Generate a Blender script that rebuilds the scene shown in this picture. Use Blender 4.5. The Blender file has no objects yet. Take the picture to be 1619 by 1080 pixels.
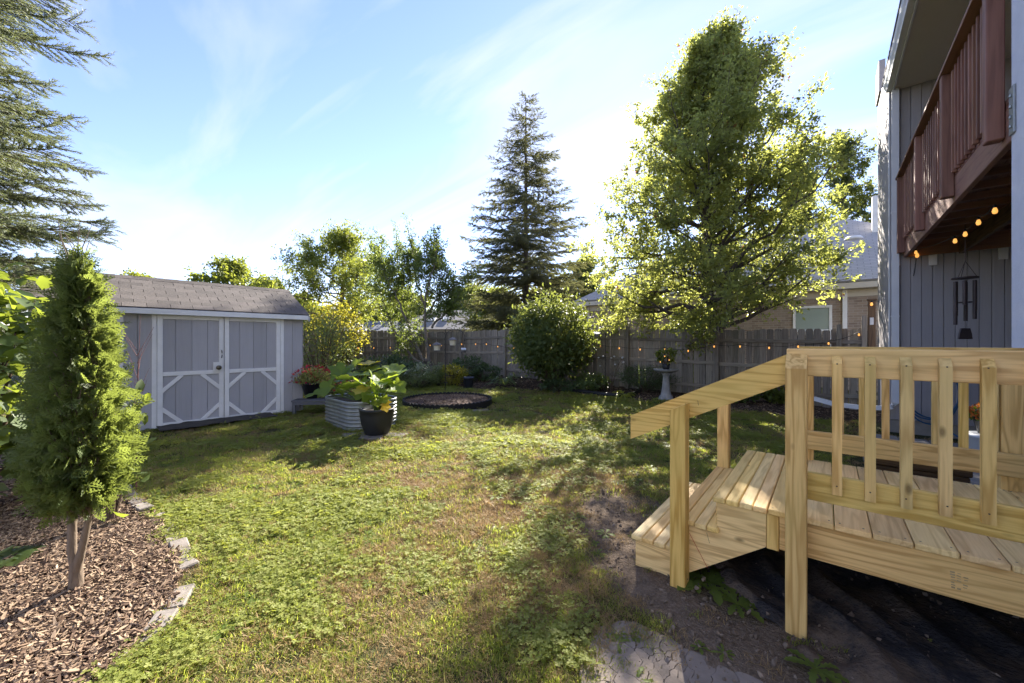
import bpy, math, random
import numpy as np
from mathutils import Vector, Matrix

rng = np.random.default_rng(7)
random.seed(7)
SC = bpy.context.scene
COL = SC.collection

# ------------------------------------------------------------------ camera
# World axes follow the house: +X to the right into the house, +Y along its wall.
F_PX, CX, CY = 610.0, 809.5, 540.0          # measured in the 1619x1080 photograph
EYE = 1.5
YAW = math.radians(39.2)
CA, SA = math.cos(YAW), math.sin(YAW)
cam_d = bpy.data.cameras.new('camera')
cam_d.sensor_width = 36.0
cam_d.lens = 36.0 * F_PX / 1619.0
cam_d.clip_start = 0.05
cam_d.clip_end = 2000
cam = bpy.data.objects.new('camera', cam_d)
cam.location = (0, 0, EYE)
cam.rotation_euler = (math.radians(90), 0, YAW)
COL.objects.link(cam)
SC.camera = cam

def W(xc, yc, z=0.0):                        # metres right of / ahead of the viewer -> world
    return Vector((CA * xc - SA * yc, SA * xc + CA * yc, z))
def PX(px, py, Y):                           # pixel at a distance
    return W((px - CX) / F_PX * Y, Y, EYE - (py - CY) / F_PX * Y)
def GP(px, py, z=0.0):                       # pixel on the ground
    Y = (EYE - z) * F_PX / (py - CY)
    return W((px - CX) / F_PX * Y, Y, z)
def to_cam(x, y):
    return CA * x + SA * y, -SA * x + CA * y

# ------------------------------------------------------------------ light
SUN_C = Vector((0.315, 1.0, 0.625)).normalized()
SUN = W(SUN_C.x, SUN_C.y, SUN_C.z)
sun_el = math.asin(SUN.z)
sun_az = math.atan2(SUN.x, SUN.y)
world = bpy.data.worlds.new('World')
SC.world = world
world.use_nodes = True
wt = world.node_tree
for n in list(wt.nodes): wt.nodes.remove(n)
w_out = wt.nodes.new('ShaderNodeOutputWorld')
w_bg = wt.nodes.new('ShaderNodeBackground')
sky = wt.nodes.new('ShaderNodeTexSky')
sky.sky_type = 'NISHITA'
sky.sun_disc = False
sky.sun_elevation = sun_el
sky.sun_rotation = sun_az
sky.altitude = 0
sky.air_density = 1.0
sky.dust_density = 0.05
sky.ozone_density = 3.5
w_bg.inputs['Strength'].default_value = 0.05
def wnode(t, **kw):
    n = wt.nodes.new(t)
    for k, v in kw.items(): setattr(n, k, v)
    return n
# thin cirrus, laid out on the sky's own directions
tc = wnode('ShaderNodeTexCoord')
sep = wnode('ShaderNodeSeparateXYZ'); wt.links.new(tc.outputs['Generated'], sep.inputs[0])
zc = wnode('ShaderNodeMath', operation='MAXIMUM'); wt.links.new(sep.outputs['Z'], zc.inputs[0]); zc.inputs[1].default_value = 0.03
zadd = wnode('ShaderNodeMath', operation='ADD'); wt.links.new(zc.outputs[0], zadd.inputs[0]); zadd.inputs[1].default_value = 0.12
dx = wnode('ShaderNodeMath', operation='DIVIDE'); wt.links.new(sep.outputs['X'], dx.inputs[0]); wt.links.new(zadd.outputs[0], dx.inputs[1])
dy = wnode('ShaderNodeMath', operation='DIVIDE'); wt.links.new(sep.outputs['Y'], dy.inputs[0]); wt.links.new(zadd.outputs[0], dy.inputs[1])
cmb = wnode('ShaderNodeCombineXYZ'); wt.links.new(dx.outputs[0], cmb.inputs[0]); wt.links.new(dy.outputs[0], cmb.inputs[1])
mp = wnode('ShaderNodeMapping'); wt.links.new(cmb.outputs[0], mp.inputs['Vector'])
mp.inputs['Rotation'].default_value = (0, 0, math.radians(35)); mp.inputs['Scale'].default_value = (0.45, 1.9, 1); mp.inputs['Location'].default_value = (0.35, 0.9, 0)
cn = wnode('ShaderNodeTexNoise'); wt.links.new(mp.outputs[0], cn.inputs['Vector'])
cn.inputs['Scale'].default_value = 1.1; cn.inputs['Detail'].default_value = 9; cn.inputs['Roughness'].default_value = 0.52; cn.inputs['Distortion'].default_value = 0.9
cr = wnode('ShaderNodeMapRange'); wt.links.new(cn.outputs['Fac'], cr.inputs['Value'])
cr.inputs['From Min'].default_value = 0.45; cr.inputs['From Max'].default_value = 0.70; cr.inputs['To Max'].default_value = 0.7
cmix = wnode('ShaderNodeMix', data_type='RGBA')
up = wnode('ShaderNodeMapRange'); wt.links.new(sep.outputs['Z'], up.inputs['Value']); up.inputs['From Min'].default_value = 0.0; up.inputs['From Max'].default_value = 0.2
cm = wnode('ShaderNodeMath', operation='MULTIPLY'); wt.links.new(cr.outputs[0], cm.inputs[0]); wt.links.new(up.outputs[0], cm.inputs[1])
wt.links.new(cm.outputs[0], cmix.inputs['Factor'])
tint = wnode('ShaderNodeMix', data_type='RGBA', blend_type='MULTIPLY'); tint.inputs['Factor'].default_value = 1
wt.links.new(sky.outputs[0], tint.inputs['A']); tint.inputs['B'].default_value = (.83, .70, .79, 1)
wt.links.new(tint.outputs['Result'], cmix.inputs['A'])
cmix.inputs['B'].default_value = (2.6, 2.65, 2.8, 1)
wt.links.new(cmix.outputs['Result'], w_bg.inputs['Color'])
wt.links.new(w_bg.outputs[0], w_out.inputs[0])

sl = bpy.data.lights.new('sun', 'SUN')
sl.energy = 2.6; sl.angle = math.radians(0.55); sl.color = (1.0, 0.93, 0.82)
so = bpy.data.objects.new('sun', sl)
so.rotation_euler = (-SUN).to_track_quat('-Z', 'Y').to_euler()
COL.objects.link(so)

SC.view_settings.view_transform = 'Standard'
SC.view_settings.look = 'None'
SC.view_settings.exposure = 3.2
SC.view_settings.gamma = 1.0
SC.view_settings.use_curve_mapping = False
SC.cycles.max_bounces = 5
SC.cycles.diffuse_bounces = 3
SC.cycles.glossy_bounces = 2
SC.cycles.use_adaptive_sampling = True
SC.cycles.adaptive_threshold = 0.014
SC.cycles.transparent_max_bounces = 6
SC.cycles.transmission_bounces = 3
SC.cycles.sample_clamp_indirect = 8

# ------------------------------------------------------------------ materials
MATS = {}
class NT:
    def __init__(s, name):
        s.m = bpy.data.materials.new(name); s.m.use_nodes = True
        s.t = s.m.node_tree
        s.b = s.t.nodes['Principled BSDF']; s.o = s.t.nodes['Material Output']
    def n(s, t, **kw):
        x = s.t.nodes.new(t)
        for k, v in kw.items(): setattr(x, k, v)
        return x
    def l(s, a, b): s.t.links.new(a, b)
    def coord(s, kind='Object', scale=(1, 1, 1), jitter=True, rot=(0, 0, 0)):
        c = s.n('ShaderNodeTexCoord'); out = c.outputs[kind]
        if kind == 'World':
            pass
        mpn = s.n('ShaderNodeMapping'); s.l(out, mpn.inputs['Vector'])
        mpn.inputs['Scale'].default_value = scale; mpn.inputs['Rotation'].default_value = rot
        if jitter:
            oi = s.n('ShaderNodeObjectInfo'); mu = s.n('ShaderNodeMath', operation='MULTIPLY'); s.l(oi.outputs['Random'], mu.inputs[0]); mu.inputs[1].default_value = 61.0
            s.l(mu.outputs[0], mpn.inputs['Location'])
        return mpn.outputs[0]
    def world(s, scale=(1, 1, 1)):
        g = s.n('ShaderNodeNewGeometry'); mpn = s.n('ShaderNodeMapping'); s.l(g.outputs['Position'], mpn.inputs['Vector']); mpn.inputs['Scale'].default_value = scale
        return mpn.outputs[0]
    def noise(s, vec, scale=5, detail=4, rough=.55, dist=0):
        x = s.n('ShaderNodeTexNoise'); s.l(vec, x.inputs['Vector'])
        x.inputs['Scale'].default_value = scale; x.inputs['Detail'].default_value = detail; x.inputs['Roughness'].default_value = rough; x.inputs['Distortion'].default_value = dist
        return x.outputs['Fac']
    def rng(s, v, a, b, c=0., d=1.):
        x = s.n('ShaderNodeMapRange'); s.l(v, x.inputs['Value'])
        for k, q in zip(('From Min', 'From Max', 'To Min', 'To Max'), (a, b, c, d)): x.inputs[k].default_value = q
        return x.outputs[0]
    def math(s, op, a, b=None):
        x = s.n('ShaderNodeMath', operation=op)
        for i, q in enumerate((a, b)):
            if q is None: continue
            if isinstance(q, (int, float)): x.inputs[i].default_value = q
            else: s.l(q, x.inputs[i])
        return x.outputs[0]
    def mix(s, f, a, b, blend='MIX'):
        x = s.n('ShaderNodeMix', data_type='RGBA', blend_type=blend)
        for key, q in (('Factor', f), ('A', a), ('B', b)):
            if isinstance(q, (int, float)): x.inputs[key].default_value = q
            elif isinstance(q, tuple): x.inputs[key].default_value = (*q[:3], 1)
            else: s.l(q, x.inputs[key])
        return x.outputs['Result']
    def attr(s, name):
        x = s.n('ShaderNodeAttribute', attribute_name=name); return x.outputs['Fac']
    def bump(s, h, strength=.3, dist=.01):
        x = s.n('ShaderNodeBump'); s.l(h, x.inputs['Height']); x.inputs['Strength'].default_value = strength; x.inputs['Distance'].default_value = dist
        s.l(x.outputs[0], s.b.inputs['Normal']); return x.outputs[0]
    def base(s, c, rough=.6, metal=0., spec=.4):
        if isinstance(c, tuple): s.b.inputs['Base Color'].default_value = (*c[:3], 1)
        else: s.l(c, s.b.inputs['Base Color'])
        s.b.inputs['Roughness'].default_value = rough; s.b.inputs['Metallic'].default_value = metal
        s.b.inputs['Specular IOR Level'].default_value = spec
        return s.m

def pm(name, c, c2=None, rough=.6, scale=6, bump=.2, bscale=40, metal=0., spec=.4, var=.12, detail=5, bdist=.004):
    """plain surface: two-tone noise, slight per-object shift, fine bump"""
    if name in MATS: return MATS[name]
    t = NT(name); v = t.coord()
    if c2 is None: c2 = tuple(x * .78 for x in c)
    f = t.rng(t.noise(v, scale, detail), .3, .7)
    col = t.mix(f, c, c2)
    oi = t.n('ShaderNodeObjectInfo'); k = t.rng(oi.outputs['Random'], 0, 1, 1 - var, 1 + var)
    hs = t.n('ShaderNodeHueSaturation'); t.l(col, hs.inputs['Color']); t.l(k, hs.inputs['Value'])
    t.base(hs.outputs[0], rough, metal, spec)
    if bump: t.bump(t.noise(v, bscale, 4), bump, bdist)
    MATS[name] = t.m; return t.m

def woodmat(name, axis, light, dark, stain, ring=46, contrast=.75, rough=.62, bump=.15, var=.1, knots=True, lenf=.9, crossf=11.):
    key = name + '_' + 'xyz'[axis]
    if key in MATS: return MATS[key]
    t = NT(key)
    sc = [crossf, crossf, crossf]; sc[axis] = lenf
    v = t.coord(scale=tuple(sc))
    n1 = t.noise(v, 1.0, 2.5, .5, .35)
    s = t.math('SINE', t.math('MULTIPLY', n1, ring))
    r = t.math('POWER', t.rng(s, -1, 1), 2.2)
    sc2 = [120, 120, 120]; sc2[axis] = 5
    v2 = t.coord(scale=tuple(sc2)); fine = t.noise(v2, 1, 3, .6)
    col = t.mix(t.math('MULTIPLY', r, contrast), light, dark)
    col = t.mix(t.rng(fine, .45, .75, 0, .45), col, dark)
    sc3 = [3., 3., 3.]; sc3[axis] = .9
    big = t.noise(t.coord(scale=tuple(sc3)), 1.2, 3)
    col = t.mix(t.rng(big, .5, .72, 0, .65), col, stain)
    if knots:
        sck = [5.5, 5.5, 5.5]; sck[axis] = 2.6
        vo = t.n('ShaderNodeTexVoronoi'); t.l(t.coord(scale=tuple(sck)), vo.inputs['Vector']); vo.inputs['Scale'].default_value = 1
        kf = t.rng(vo.outputs['Distance'], .03, .085, 1, 0)
        col = t.mix(t.math('MULTIPLY', kf, .75), col, tuple(x * .32 for x in dark))
    oi = t.n('ShaderNodeObjectInfo'); k = t.rng(oi.outputs['Random'], 0, 1, 1 - var, 1 + var)
    hs = t.n('ShaderNodeHueSaturation'); t.l(col, hs.inputs['Color']); t.l(k, hs.inputs['Value']); t.l(t.rng(t.math('FRACT', t.math('MULTIPLY', oi.outputs['Random'], 7.3)), 0, 1, .489, .504), hs.inputs['Hue']); t.l(t.rng(t.math('FRACT', t.math('MULTIPLY', oi.outputs['Random'], 13.7)), 0, 1, .93, 1.10), hs.inputs['Saturation'])
    t.base(hs.outputs[0], rough, 0, .3)
    t.bump(t.math('ADD', t.math('MULTIPLY', r, -.5), fine), bump, .003)
    MATS[key] = t.m; return t.m

def paintmat(name, c, dirt, rough=.75):
    """painted wood siding: vertical grain, faint streaks and splashes"""
    t = NT(name); fine = t.noise(t.coord(scale=(90, 90, 4)), 1, 4, .6); st = t.noise(t.coord(scale=(14, 14, .8)), 1, 4, .6, .4); bl = t.noise(t.coord(scale=(2, 2, 2)), 1, 4)
    col = t.mix(t.rng(fine, .35, .7, 0, .35), c, tuple(x * .82 for x in c)); col = t.mix(t.rng(st, .52, .75, 0, .55), col, dirt); col = t.mix(t.rng(bl, .5, .75, 0, .3), col, tuple(x * 1.12 for x in c))
    oi = t.n('ShaderNodeObjectInfo'); hs = t.n('ShaderNodeHueSaturation'); t.l(col, hs.inputs['Color']); t.l(t.rng(oi.outputs['Random'], 0, 1, .93, 1.07), hs.inputs['Value'])
    t.base(hs.outputs[0], rough, 0, .15); t.bump(fine, .35, .004); MATS[name] = t.m; return t.m

def leafmat(name, c1, c2, tr=(.25, .36, .05), tf=.45, rough=.45, odd=None, oddf=.0, spec=.35):
    """leaf: per-leaf tint, light shining through"""
    if name in MATS: return MATS[name]
    t = NT(name); r = t.attr('rnd')
    col = t.mix(r, c1, c2)
    if odd is not None:
        col = t.mix(t.rng(r, 1 - oddf - .02, 1 - oddf), col, odd)
    wn = t.noise(t.world((1, 1, 1)), 1.3, 2)
    hs = t.n('ShaderNodeHueSaturation'); t.l(col, hs.inputs['Color']); t.l(t.rng(wn, .3, .7, .78, 1.22), hs.inputs['Value'])
    t.base(hs.outputs[0], rough, 0, spec)
    tl = t.n('ShaderNodeBsdfTranslucent')
    tc_ = t.mix(r, tr, tuple(x * .65 for x in tr))
    if odd is not None: tc_ = t.mix(t.rng(r, 1 - oddf - .02, 1 - oddf), tc_, odd)
    t.l(tc_, tl.inputs['Color'])
    ms = t.n('ShaderNodeMixShader'); ms.inputs[0].default_value = tf
    t.l(t.b.outputs[0], ms.inputs[1]); t.l(tl.outputs[0], ms.inputs[2]); t.l(ms.outputs[0], t.o.inputs[0])
    MATS[name] = t.m; return t.m

PINE_L, PINE_D, PINE_S = (.82, .575, .215), (.48, .285, .08), (.63, .48, .165)
def pine(ax): return woodmat('treated_pine', ax, PINE_L, PINE_D, PINE_S)
def pine_board(ax): return woodmat('pine_decking', ax, (.86, .615, .25), (.54, .325, .10), (.72, .49, .18), ring=34, contrast=.55, var=.16)
def redwood(ax): return woodmat('stained_redwood', ax, (.26, .135, .09), (.15, .075, .052), (.31, .18, .125), ring=30, contrast=.6, knots=False, var=.2)
def greyfence(ax): return woodmat('weathered_fence', ax, (.27, .235, .185), (.15, .13, .105), (.20, .185, .14), ring=40, contrast=.6, rough=.9, var=.28, knots=True)
def oldtimber(ax): return woodmat('old_timber', ax, (.16, .105, .06), (.075, .048, .03), (.11, .08, .055), ring=40, rough=.85)
M_BARK = None

# ------------------------------------------------------------------ object helpers
def tag(o, label=None, cat=None, group=None, kind=None):
    if label: o['label'] = label
    if cat: o['category'] = cat
    if group: o['group'] = group
    if kind or cat: o['kind'] = kind or 'thing'
    return o
def empty(name, loc, label, cat, group=None, rz=0.0):
    o = bpy.data.objects.new(name, None); o.location = loc; o.rotation_euler = (0, 0, rz); o.empty_display_size = .1
    COL.objects.link(o); return tag(o, label, cat, group)
def link(name, me, parent=None, loc=(0, 0, 0), rot=None):
    o = bpy.data.objects.new(name, me); o.location = loc
    if rot is not None: o.rotation_euler = rot
    if parent is not None: o.parent = parent
    COL.objects.link(o); return o
def rawmesh(name, V, Fs, mat=None, smooth=False, rnd=None, attrs=None):
    V = np.asarray(V, dtype=np.float32).reshape(-1, 3)
    if not isinstance(Fs, list): Fs = [Fs]
    Fs = [np.asarray(f, dtype=np.int32) for f in Fs if len(f)]
    me = bpy.data.meshes.new(name)
    me.vertices.add(len(V)); me.vertices.foreach_set('co', V.ravel())
    nl = sum(f.size for f in Fs); npoly = sum(len(f) for f in Fs)
    me.loops.add(nl); me.polygons.add(npoly)
    me.loops.foreach_set('vertex_index', np.concatenate([f.ravel() for f in Fs]))
    tot = np.concatenate([np.full(len(f), f.shape[1], np.int32) for f in Fs])
    st = np.concatenate([[0], np.cumsum(tot)[:-1]]).astype(np.int32)
    me.polygons.foreach_set('loop_start', st); me.polygons.foreach_set('loop_total', tot)
    if smooth: me.polygons.foreach_set('use_smooth', np.ones(npoly, bool))
    me.update(calc_edges=True); me.validate()
    if rnd is not None:
        a = me.attributes.new('rnd', 'FLOAT', 'POINT'); a.data.foreach_set('value', np.asarray(rnd, np.float32))
    for k, arr in (attrs or {}).items():
        a = me.attributes.new(k, 'FLOAT', 'POINT'); a.data.foreach_set('value', np.asarray(arr, np.float32))
    if mat: me.materials.append(mat)
    return me
def pymesh(name, V, F, mat=None, smooth=False):
    me = bpy.data.meshes.new(name); me.from_pydata([tuple(v) for v in V], [], [tuple(f) for f in F]); me.update()
    if smooth: me.polygons.foreach_set('use_smooth', np.ones(len(F), bool))
    if mat: me.materials.append(mat)
    return me

BOXC = {}
def cbox(dx, dy, dz, c, mat):
    key = (round(dx, 4), round(dy, 4), round(dz, 4), round(c, 4), mat.name)
    if key in BOXC: return BOXC[key]
    V = []; idx = {}
    for sx in (-1, 1):
        for sy in (-1, 1):
            for sz in (-1, 1):
                for ax in range(3):
                    p = [sx * (dx / 2 - c), sy * (dy / 2 - c), sz * (dz / 2 - c)]
                    p[ax] = (sx, sy, sz)[ax] * (dx, dy, dz)[ax] / 2
                    idx[(sx, sy, sz, ax)] = len(V); V.append(p)
    F = []
    def add(f):
        a, b, d = (np.array(V[i]) for i in f[:3]); nn = np.cross(b - a, d - a); m = np.mean([V[i] for i in f], axis=0)
        F.append(f if np.dot(nn, m) > 0 else f[::-1])
    for ax in range(3):
        u, w = [k for k in range(3) if k != ax]
        for s in (-1, 1):
            q = []
            for (a, b) in ((-1, -1), (1, -1), (1, 1), (-1, 1)):
                sg = [0, 0, 0]; sg[ax] = s; sg[u] = a; sg[w] = b; q.append(idx[(*sg, ax)])
            add(q)
        for a in (-1, 1):
            for b in (-1, 1):
                q = []
                for e in (-1, 1):
                    sg = [0, 0, 0]; sg[ax] = e; sg[u] = a; sg[w] = b
                    q += [idx[(*sg, u)], idx[(*sg, w)]] if e < 0 else [idx[(*sg, w)], idx[(*sg, u)]]
                add(q)
    for sx in (-1, 1):
        for sy in (-1, 1):
            for sz in (-1, 1): add([idx[(sx, sy, sz, k)] for k in range(3)])
    me = pymesh('piece', V, F, mat); BOXC[key] = me; return me
def plank(name, x0, x1, y0, y1, z0, z1, mat, parent, c=.003, rot=None):
    """a chamfered piece of timber or trim; mat may be a function of the long axis"""
    d = (x1 - x0, y1 - y0, z1 - z0)
    m = mat(int(np.argmax(d))) if callable(mat) else mat
    me = cbox(*d, min(c, min(d) * .45), m)
    ctr = Vector(((x0 + x1) / 2, (y0 + y1) / 2, (z0 + z1) / 2))
    if parent is not None:
        pl = Vector(parent.location); q = parent.parent
        while q is not None: pl = pl + Vector(q.location); q = q.parent
        ctr = ctr - pl
    return link(name, me, parent, ctr, rot)
def prism(name, poly, axis, lo, hi, mat, parent=None, origin=(0, 0, 0)):
    """extrude a polygon (2-D, in the two other axes in order) along an axis"""
    n = len(poly); V = []; u, w = [k for k in range(3) if k != axis]
    for e in (lo, hi):
        for p in poly:
            q = [0, 0, 0]; q[axis] = e; q[u] = p[0]; q[w] = p[1]; V.append([q[k] - origin[k] for k in range(3)])
    F = [list(range(n))[::-1], list(range(n, 2 * n))] + [[i, (i + 1) % n, n + (i + 1) % n, n + i] for i in range(n)]
    me = pymesh(name, V, F, mat)
    import bmesh
    bm = bmesh.new(); bm.from_mesh(me); bmesh.ops.recalc_face_normals(bm, faces=bm.faces); bm.to_mesh(me); bm.free()
    return link(name, me, parent, (0, 0, 0))

def tube_arr(pts, rad, n=6):
    pts = np.asarray(pts, float); m = len(pts)
    rad = np.full(m, rad, float) if np.isscalar(rad) else np.asarray(rad, float)
    T = np.gradient(pts, axis=0); T /= np.linalg.norm(T, axis=1, keepdims=True) + 1e-9
    ref = np.array([0, 0, 1.]) if abs(T[0][2]) < .9 else np.array([1., 0, 0])
    A = np.cross(T, ref); A /= np.linalg.norm(A, axis=1, keepdims=True) + 1e-9
    for i in range(1, m):
        if np.dot(A[i], A[i - 1]) < 0: A[i] = -A[i]
    B = np.cross(T, A)
    th = np.linspace(0, 2 * np.pi, n, endpoint=False)
    V = pts[:, None, :] + rad[:, None, None] * (np.cos(th)[None, :, None] * A[:, None, :] + np.sin(th)[None, :, None] * B[:, None, :])
    i = np.arange(m - 1)[:, None]; j = np.arange(n)[None, :]
    Fq = np.stack([i * n + j, i * n + (j + 1) % n, (i + 1) * n + (j + 1) % n, (i + 1) * n + j], -1).reshape(-1, 4)
    return V.reshape(-1, 3), Fq
class Geo:
    def __init__(s): s.V = []; s.F = {}; s.R = []; s.k = 0
    def add(s, V, F, r=None):
        V = np.asarray(V, float).reshape(-1, 3); F = np.asarray(F, int)
        s.F.setdefault(F.shape[1], []).append(F + s.k); s.V.append(V); s.k += len(V)
        s.R.append(np.full(len(V), random.random()) if r is None else np.broadcast_to(r, (len(V),)).astype(float))
    def tube(s, pts, rad, n=6, cap=False):
        V, Fq = tube_arr(pts, rad, n); s.add(V, Fq)
        if cap:
            for ring in (list(range(n))[::-1], [len(V) - n + i for i in range(n)]):
                c = np.mean(V[ring], axis=0); s.add(np.vstack([V[ring], c]), np.array([[i, (i + 1) % n, n] for i in range(n)]))
    def box(s, x0, x1, y0, y1, z0, z1):
        V = [(x, y, z) for x in (x0, x1) for y in (y0, y1) for z in (z0, z1)]
        s.add(V, [(0, 1, 3, 2), (4, 6, 7, 5), (0, 4, 5, 1), (2, 3, 7, 6), (0, 2, 6, 4), (1, 5, 7, 3)])
    def lathe(s, prof, n=24, c=(0, 0, 0), cap=True):
        th = np.linspace(0, 2 * np.pi, n, endpoint=False)
        V = np.array([[(r * math.cos(a) + c[0], r * math.sin(a) + c[1], z + c[2]) for a in th] for r, z in prof]).reshape(-1, 3)
        m = len(prof); F = [(i * n + j, i * n + (j + 1) % n, (i + 1) * n + (j + 1) % n, (i + 1) * n + j) for i in range(m - 1) for j in range(n)]
        s.add(V, F)
    def mesh(s, name, mat, smooth=False):
        return rawmesh(name, np.concatenate(s.V), [np.concatenate(f) for f in s.F.values()], mat, smooth, np.concatenate(s.R))
    def obj(s, name, mat, parent=None, smooth=False, loc=(0, 0, 0)):
        return link(name, s.mesh(name, mat, smooth), parent, loc)

# --- templates: columns are (along, side, normal) in units of leaf length
T_DIAM = (np.array([(0, 0, 0), (.42, .30, .07), (1, 0, -.06), (.42, -.30, .07)]), np.array([(0, 2, 1), (0, 3, 2)]))
T_OVAL = (np.array([(0, 0, 0), (.28, .24, .05), (.68, .25, .02), (1, 0, -.14), (.68, -.25, .02), (.28, -.24, .05), (.5, 0, -.03)]),
          np.array([(6, 0, 5), (6, 5, 4), (6, 4, 3), (6, 3, 2), (6, 2, 1), (6, 1, 0)]))
T_BLADE = (np.array([(0, .05, 0), (0, -.05, 0), (.5, -.045, .12), (.5, .045, .12), (1, 0, 0)]), np.array([(0, 1, 2), (0, 2, 3), (3, 2, 4)]))
def place(T, P, D, N, L, width=None):
    """copies of a template along directions D, facing N, of length L"""
    tv, tf = T; n = len(P)
    D = D / (np.linalg.norm(D, axis=1, keepdims=True) + 1e-9)
    S = np.cross(N, D); S /= np.linalg.norm(S, axis=1, keepdims=True) + 1e-9
    N = np.cross(D, S)
    L = np.broadcast_to(L, (n,)); wd = L if width is None else np.broadcast_to(width, (n,)) * L
    V = P[:, None, :] + (tv[None, :, 0:1] * L[:, None, None]) * D[:, None, :] + (tv[None, :, 1:2] * wd[:, None, None]) * S[:, None, :] + (tv[None, :, 2:3] * L[:, None, None]) * N[:, None, :]
    F = tf[None] + (np.arange(n) * len(tv))[:, None, None]
    return V.reshape(-1, 3), F.reshape(-1, tf.shape[1]), np.repeat(rng.random(n), len(tv))
def unit(n):
    v = rng.normal(size=(n, 3)); return v / np.linalg.norm(v, axis=1, keepdims=True)
def smooth01(t): t = np.clip(t, 0, 1); return t * t * (3 - 2 * t)
def vn(x, y, s, seed=0):
    """smooth value noise, arrays"""
    x = np.asarray(x, float) / s + seed * 17.3; y = np.asarray(y, float) / s + seed * 7.7
    xi = np.floor(x).astype(np.int64); yi = np.floor(y).astype(np.int64); fx = smooth01(x - xi); fy = smooth01(y - yi)
    def h(a, b):
        q = (a * 374761393 + b * 668265263 + seed * 982451653) & 0xffffffff
        q = ((q ^ (q >> 13)) * 1274126177) & 0xffffffff
        return ((q ^ (q >> 16)) & 0xffff) / 65535.0
    return (h(xi, yi) * (1 - fx) + h(xi + 1, yi) * fx) * (1 - fy) + (h(xi, yi + 1) * (1 - fx) + h(xi + 1, yi + 1) * fx) * fy
# ------------------------------------------------------------------ ground
def poly_sd(px, py, poly):
    """signed distance to a polygon, negative inside"""
    d = np.full(px.shape, 1e9); inside = np.zeros(px.shape, bool); n = len(poly)
    for i in range(n):
        ax, ay = poly[i]; bx_, by_ = poly[(i + 1) % n]
        ex, ey = bx_ - ax, by_ - ay; t = np.clip(((px - ax) * ex + (py - ay) * ey) / (ex * ex + ey * ey + 1e-9), 0, 1)
        d = np.minimum(d, np.hypot(px - ax - t * ex, py - ay - t * ey))
        cond = ((ay > py) != (by_ > py)) & (px < (bx_ - ax) * (py - ay) / (by_ - ay + 1e-12) + ax)
        inside ^= cond
    return np.where(inside, -d, d)
EDGE_C = [(-1.84, 1.45), (-1.82, 1.81), (-1.84, 1.97), (-1.88, 2.13), (-1.97, 2.32), (-2.12, 2.51), (-2.41, 2.79), (-2.83, 3.13), (-3.05, 3.27), (-3.43, 3.52), (-4.3, 4.2)]
MULCH_C = [(-1.9, .3)] + EDGE_C + [(-5.3, 5.3), (-9.5, 5.2), (-9.5, .3)]
DIRT_C = [(.22, 1.0), (.36, 1.7), (.45, 1.95), (.66, 2.1), (.62, 2.4), (.52, 2.9), (.45, 3.55), (.85, 3.85), (1.3, 3.6), (1.6, 3.54), (3.1, 2.3), (4.2, 1.5), (4.2, .3), (.2, .3)]
def bed_edge(x):                                   # where the lawn ends and the back bed begins (world y)
    return 9.55 - 1.3 * smooth01((-5.5 - x) / 3.0) + .18 * np.sin(x * 1.7) + .1 * np.sin(x * 4.1)
def zones(x, y):
    x = np.asarray(x, float); y = np.asarray(y, float)
    xc, yc = to_cam(x, y)
    w = (vn(x, y, .22, 3) - .5) * .12 + (vn(x, y, .07, 4) - .5) * .05
    mul = smooth01(.5 - (poly_sd(xc, yc, MULCH_C) + w) / .06)
    dirt = smooth01(.5 - (poly_sd(xc, yc, DIRT_C) + w * 3.2) / .22)
    bed = smooth01(.5 + (y - bed_edge(x) + w * 2) / .15)
    bed = np.maximum(bed, smooth01(.5 + (-12.6 - x + w * 2) / .2))
    bed = bed * smooth01((11.5 - y) / .1) * smooth01((x + 14.5) / .1)
    pa = smooth01(.5 + (x - .2) / .2) * smooth01(.5 + (y - 3.75) / .2)
    dry = np.zeros_like(xc)
    for (cx, cy, r) in ((-.85, 4.4, .62), (.10, 4.0, .55), (-.85, 2.72, .38), (.55, 3.2, .5), (.1, 2.35, .4), (-2.3, 5.0, .6), (-.2, 3.3, .45), (.7, 4.2, .45), (-1.7, 6.0, .7)):
        dry = np.maximum(dry, np.exp(-((xc - cx) ** 2 / (r * r * 1.6) + (yc - cy) ** 2 / (r * r))))
    dry = np.clip(dry * (.45 + .9 * vn(x, y, .35, 8)) + .35 * (vn(x, y, 1.1, 9) - .55), 0, 1)
    return mul, dirt, bed, pa, dry
MUD_C = [(.36, 1.40), (.40, 1.72), (.44, 1.86), (.56, 2.0), (.68, 1.93), (.80, 1.80), (1.0, 1.66), (1.16, 1.50), (1.2, 1.32), (.7, 1.26)]
def gz(x, y):
    x = np.asarray(x, float); y = np.asarray(y, float); xc, yc = to_cam(x, y)
    z = .15 * smooth01((yc - 8) / 7.0)
    z = z + .05 * (vn(x, y, 1.6, 1) - .5) * smooth01((yc - 1) / 2) + .022 * (vn(x, y, .33, 2) - .5)
    pad = np.maximum(smooth01((x + .3) / .4), 0) * smooth01((y - 3.4) / .4)
    return z * (1 - .8 * pad)
def gzf(v): return float(gz(v[0], v[1]))

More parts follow.
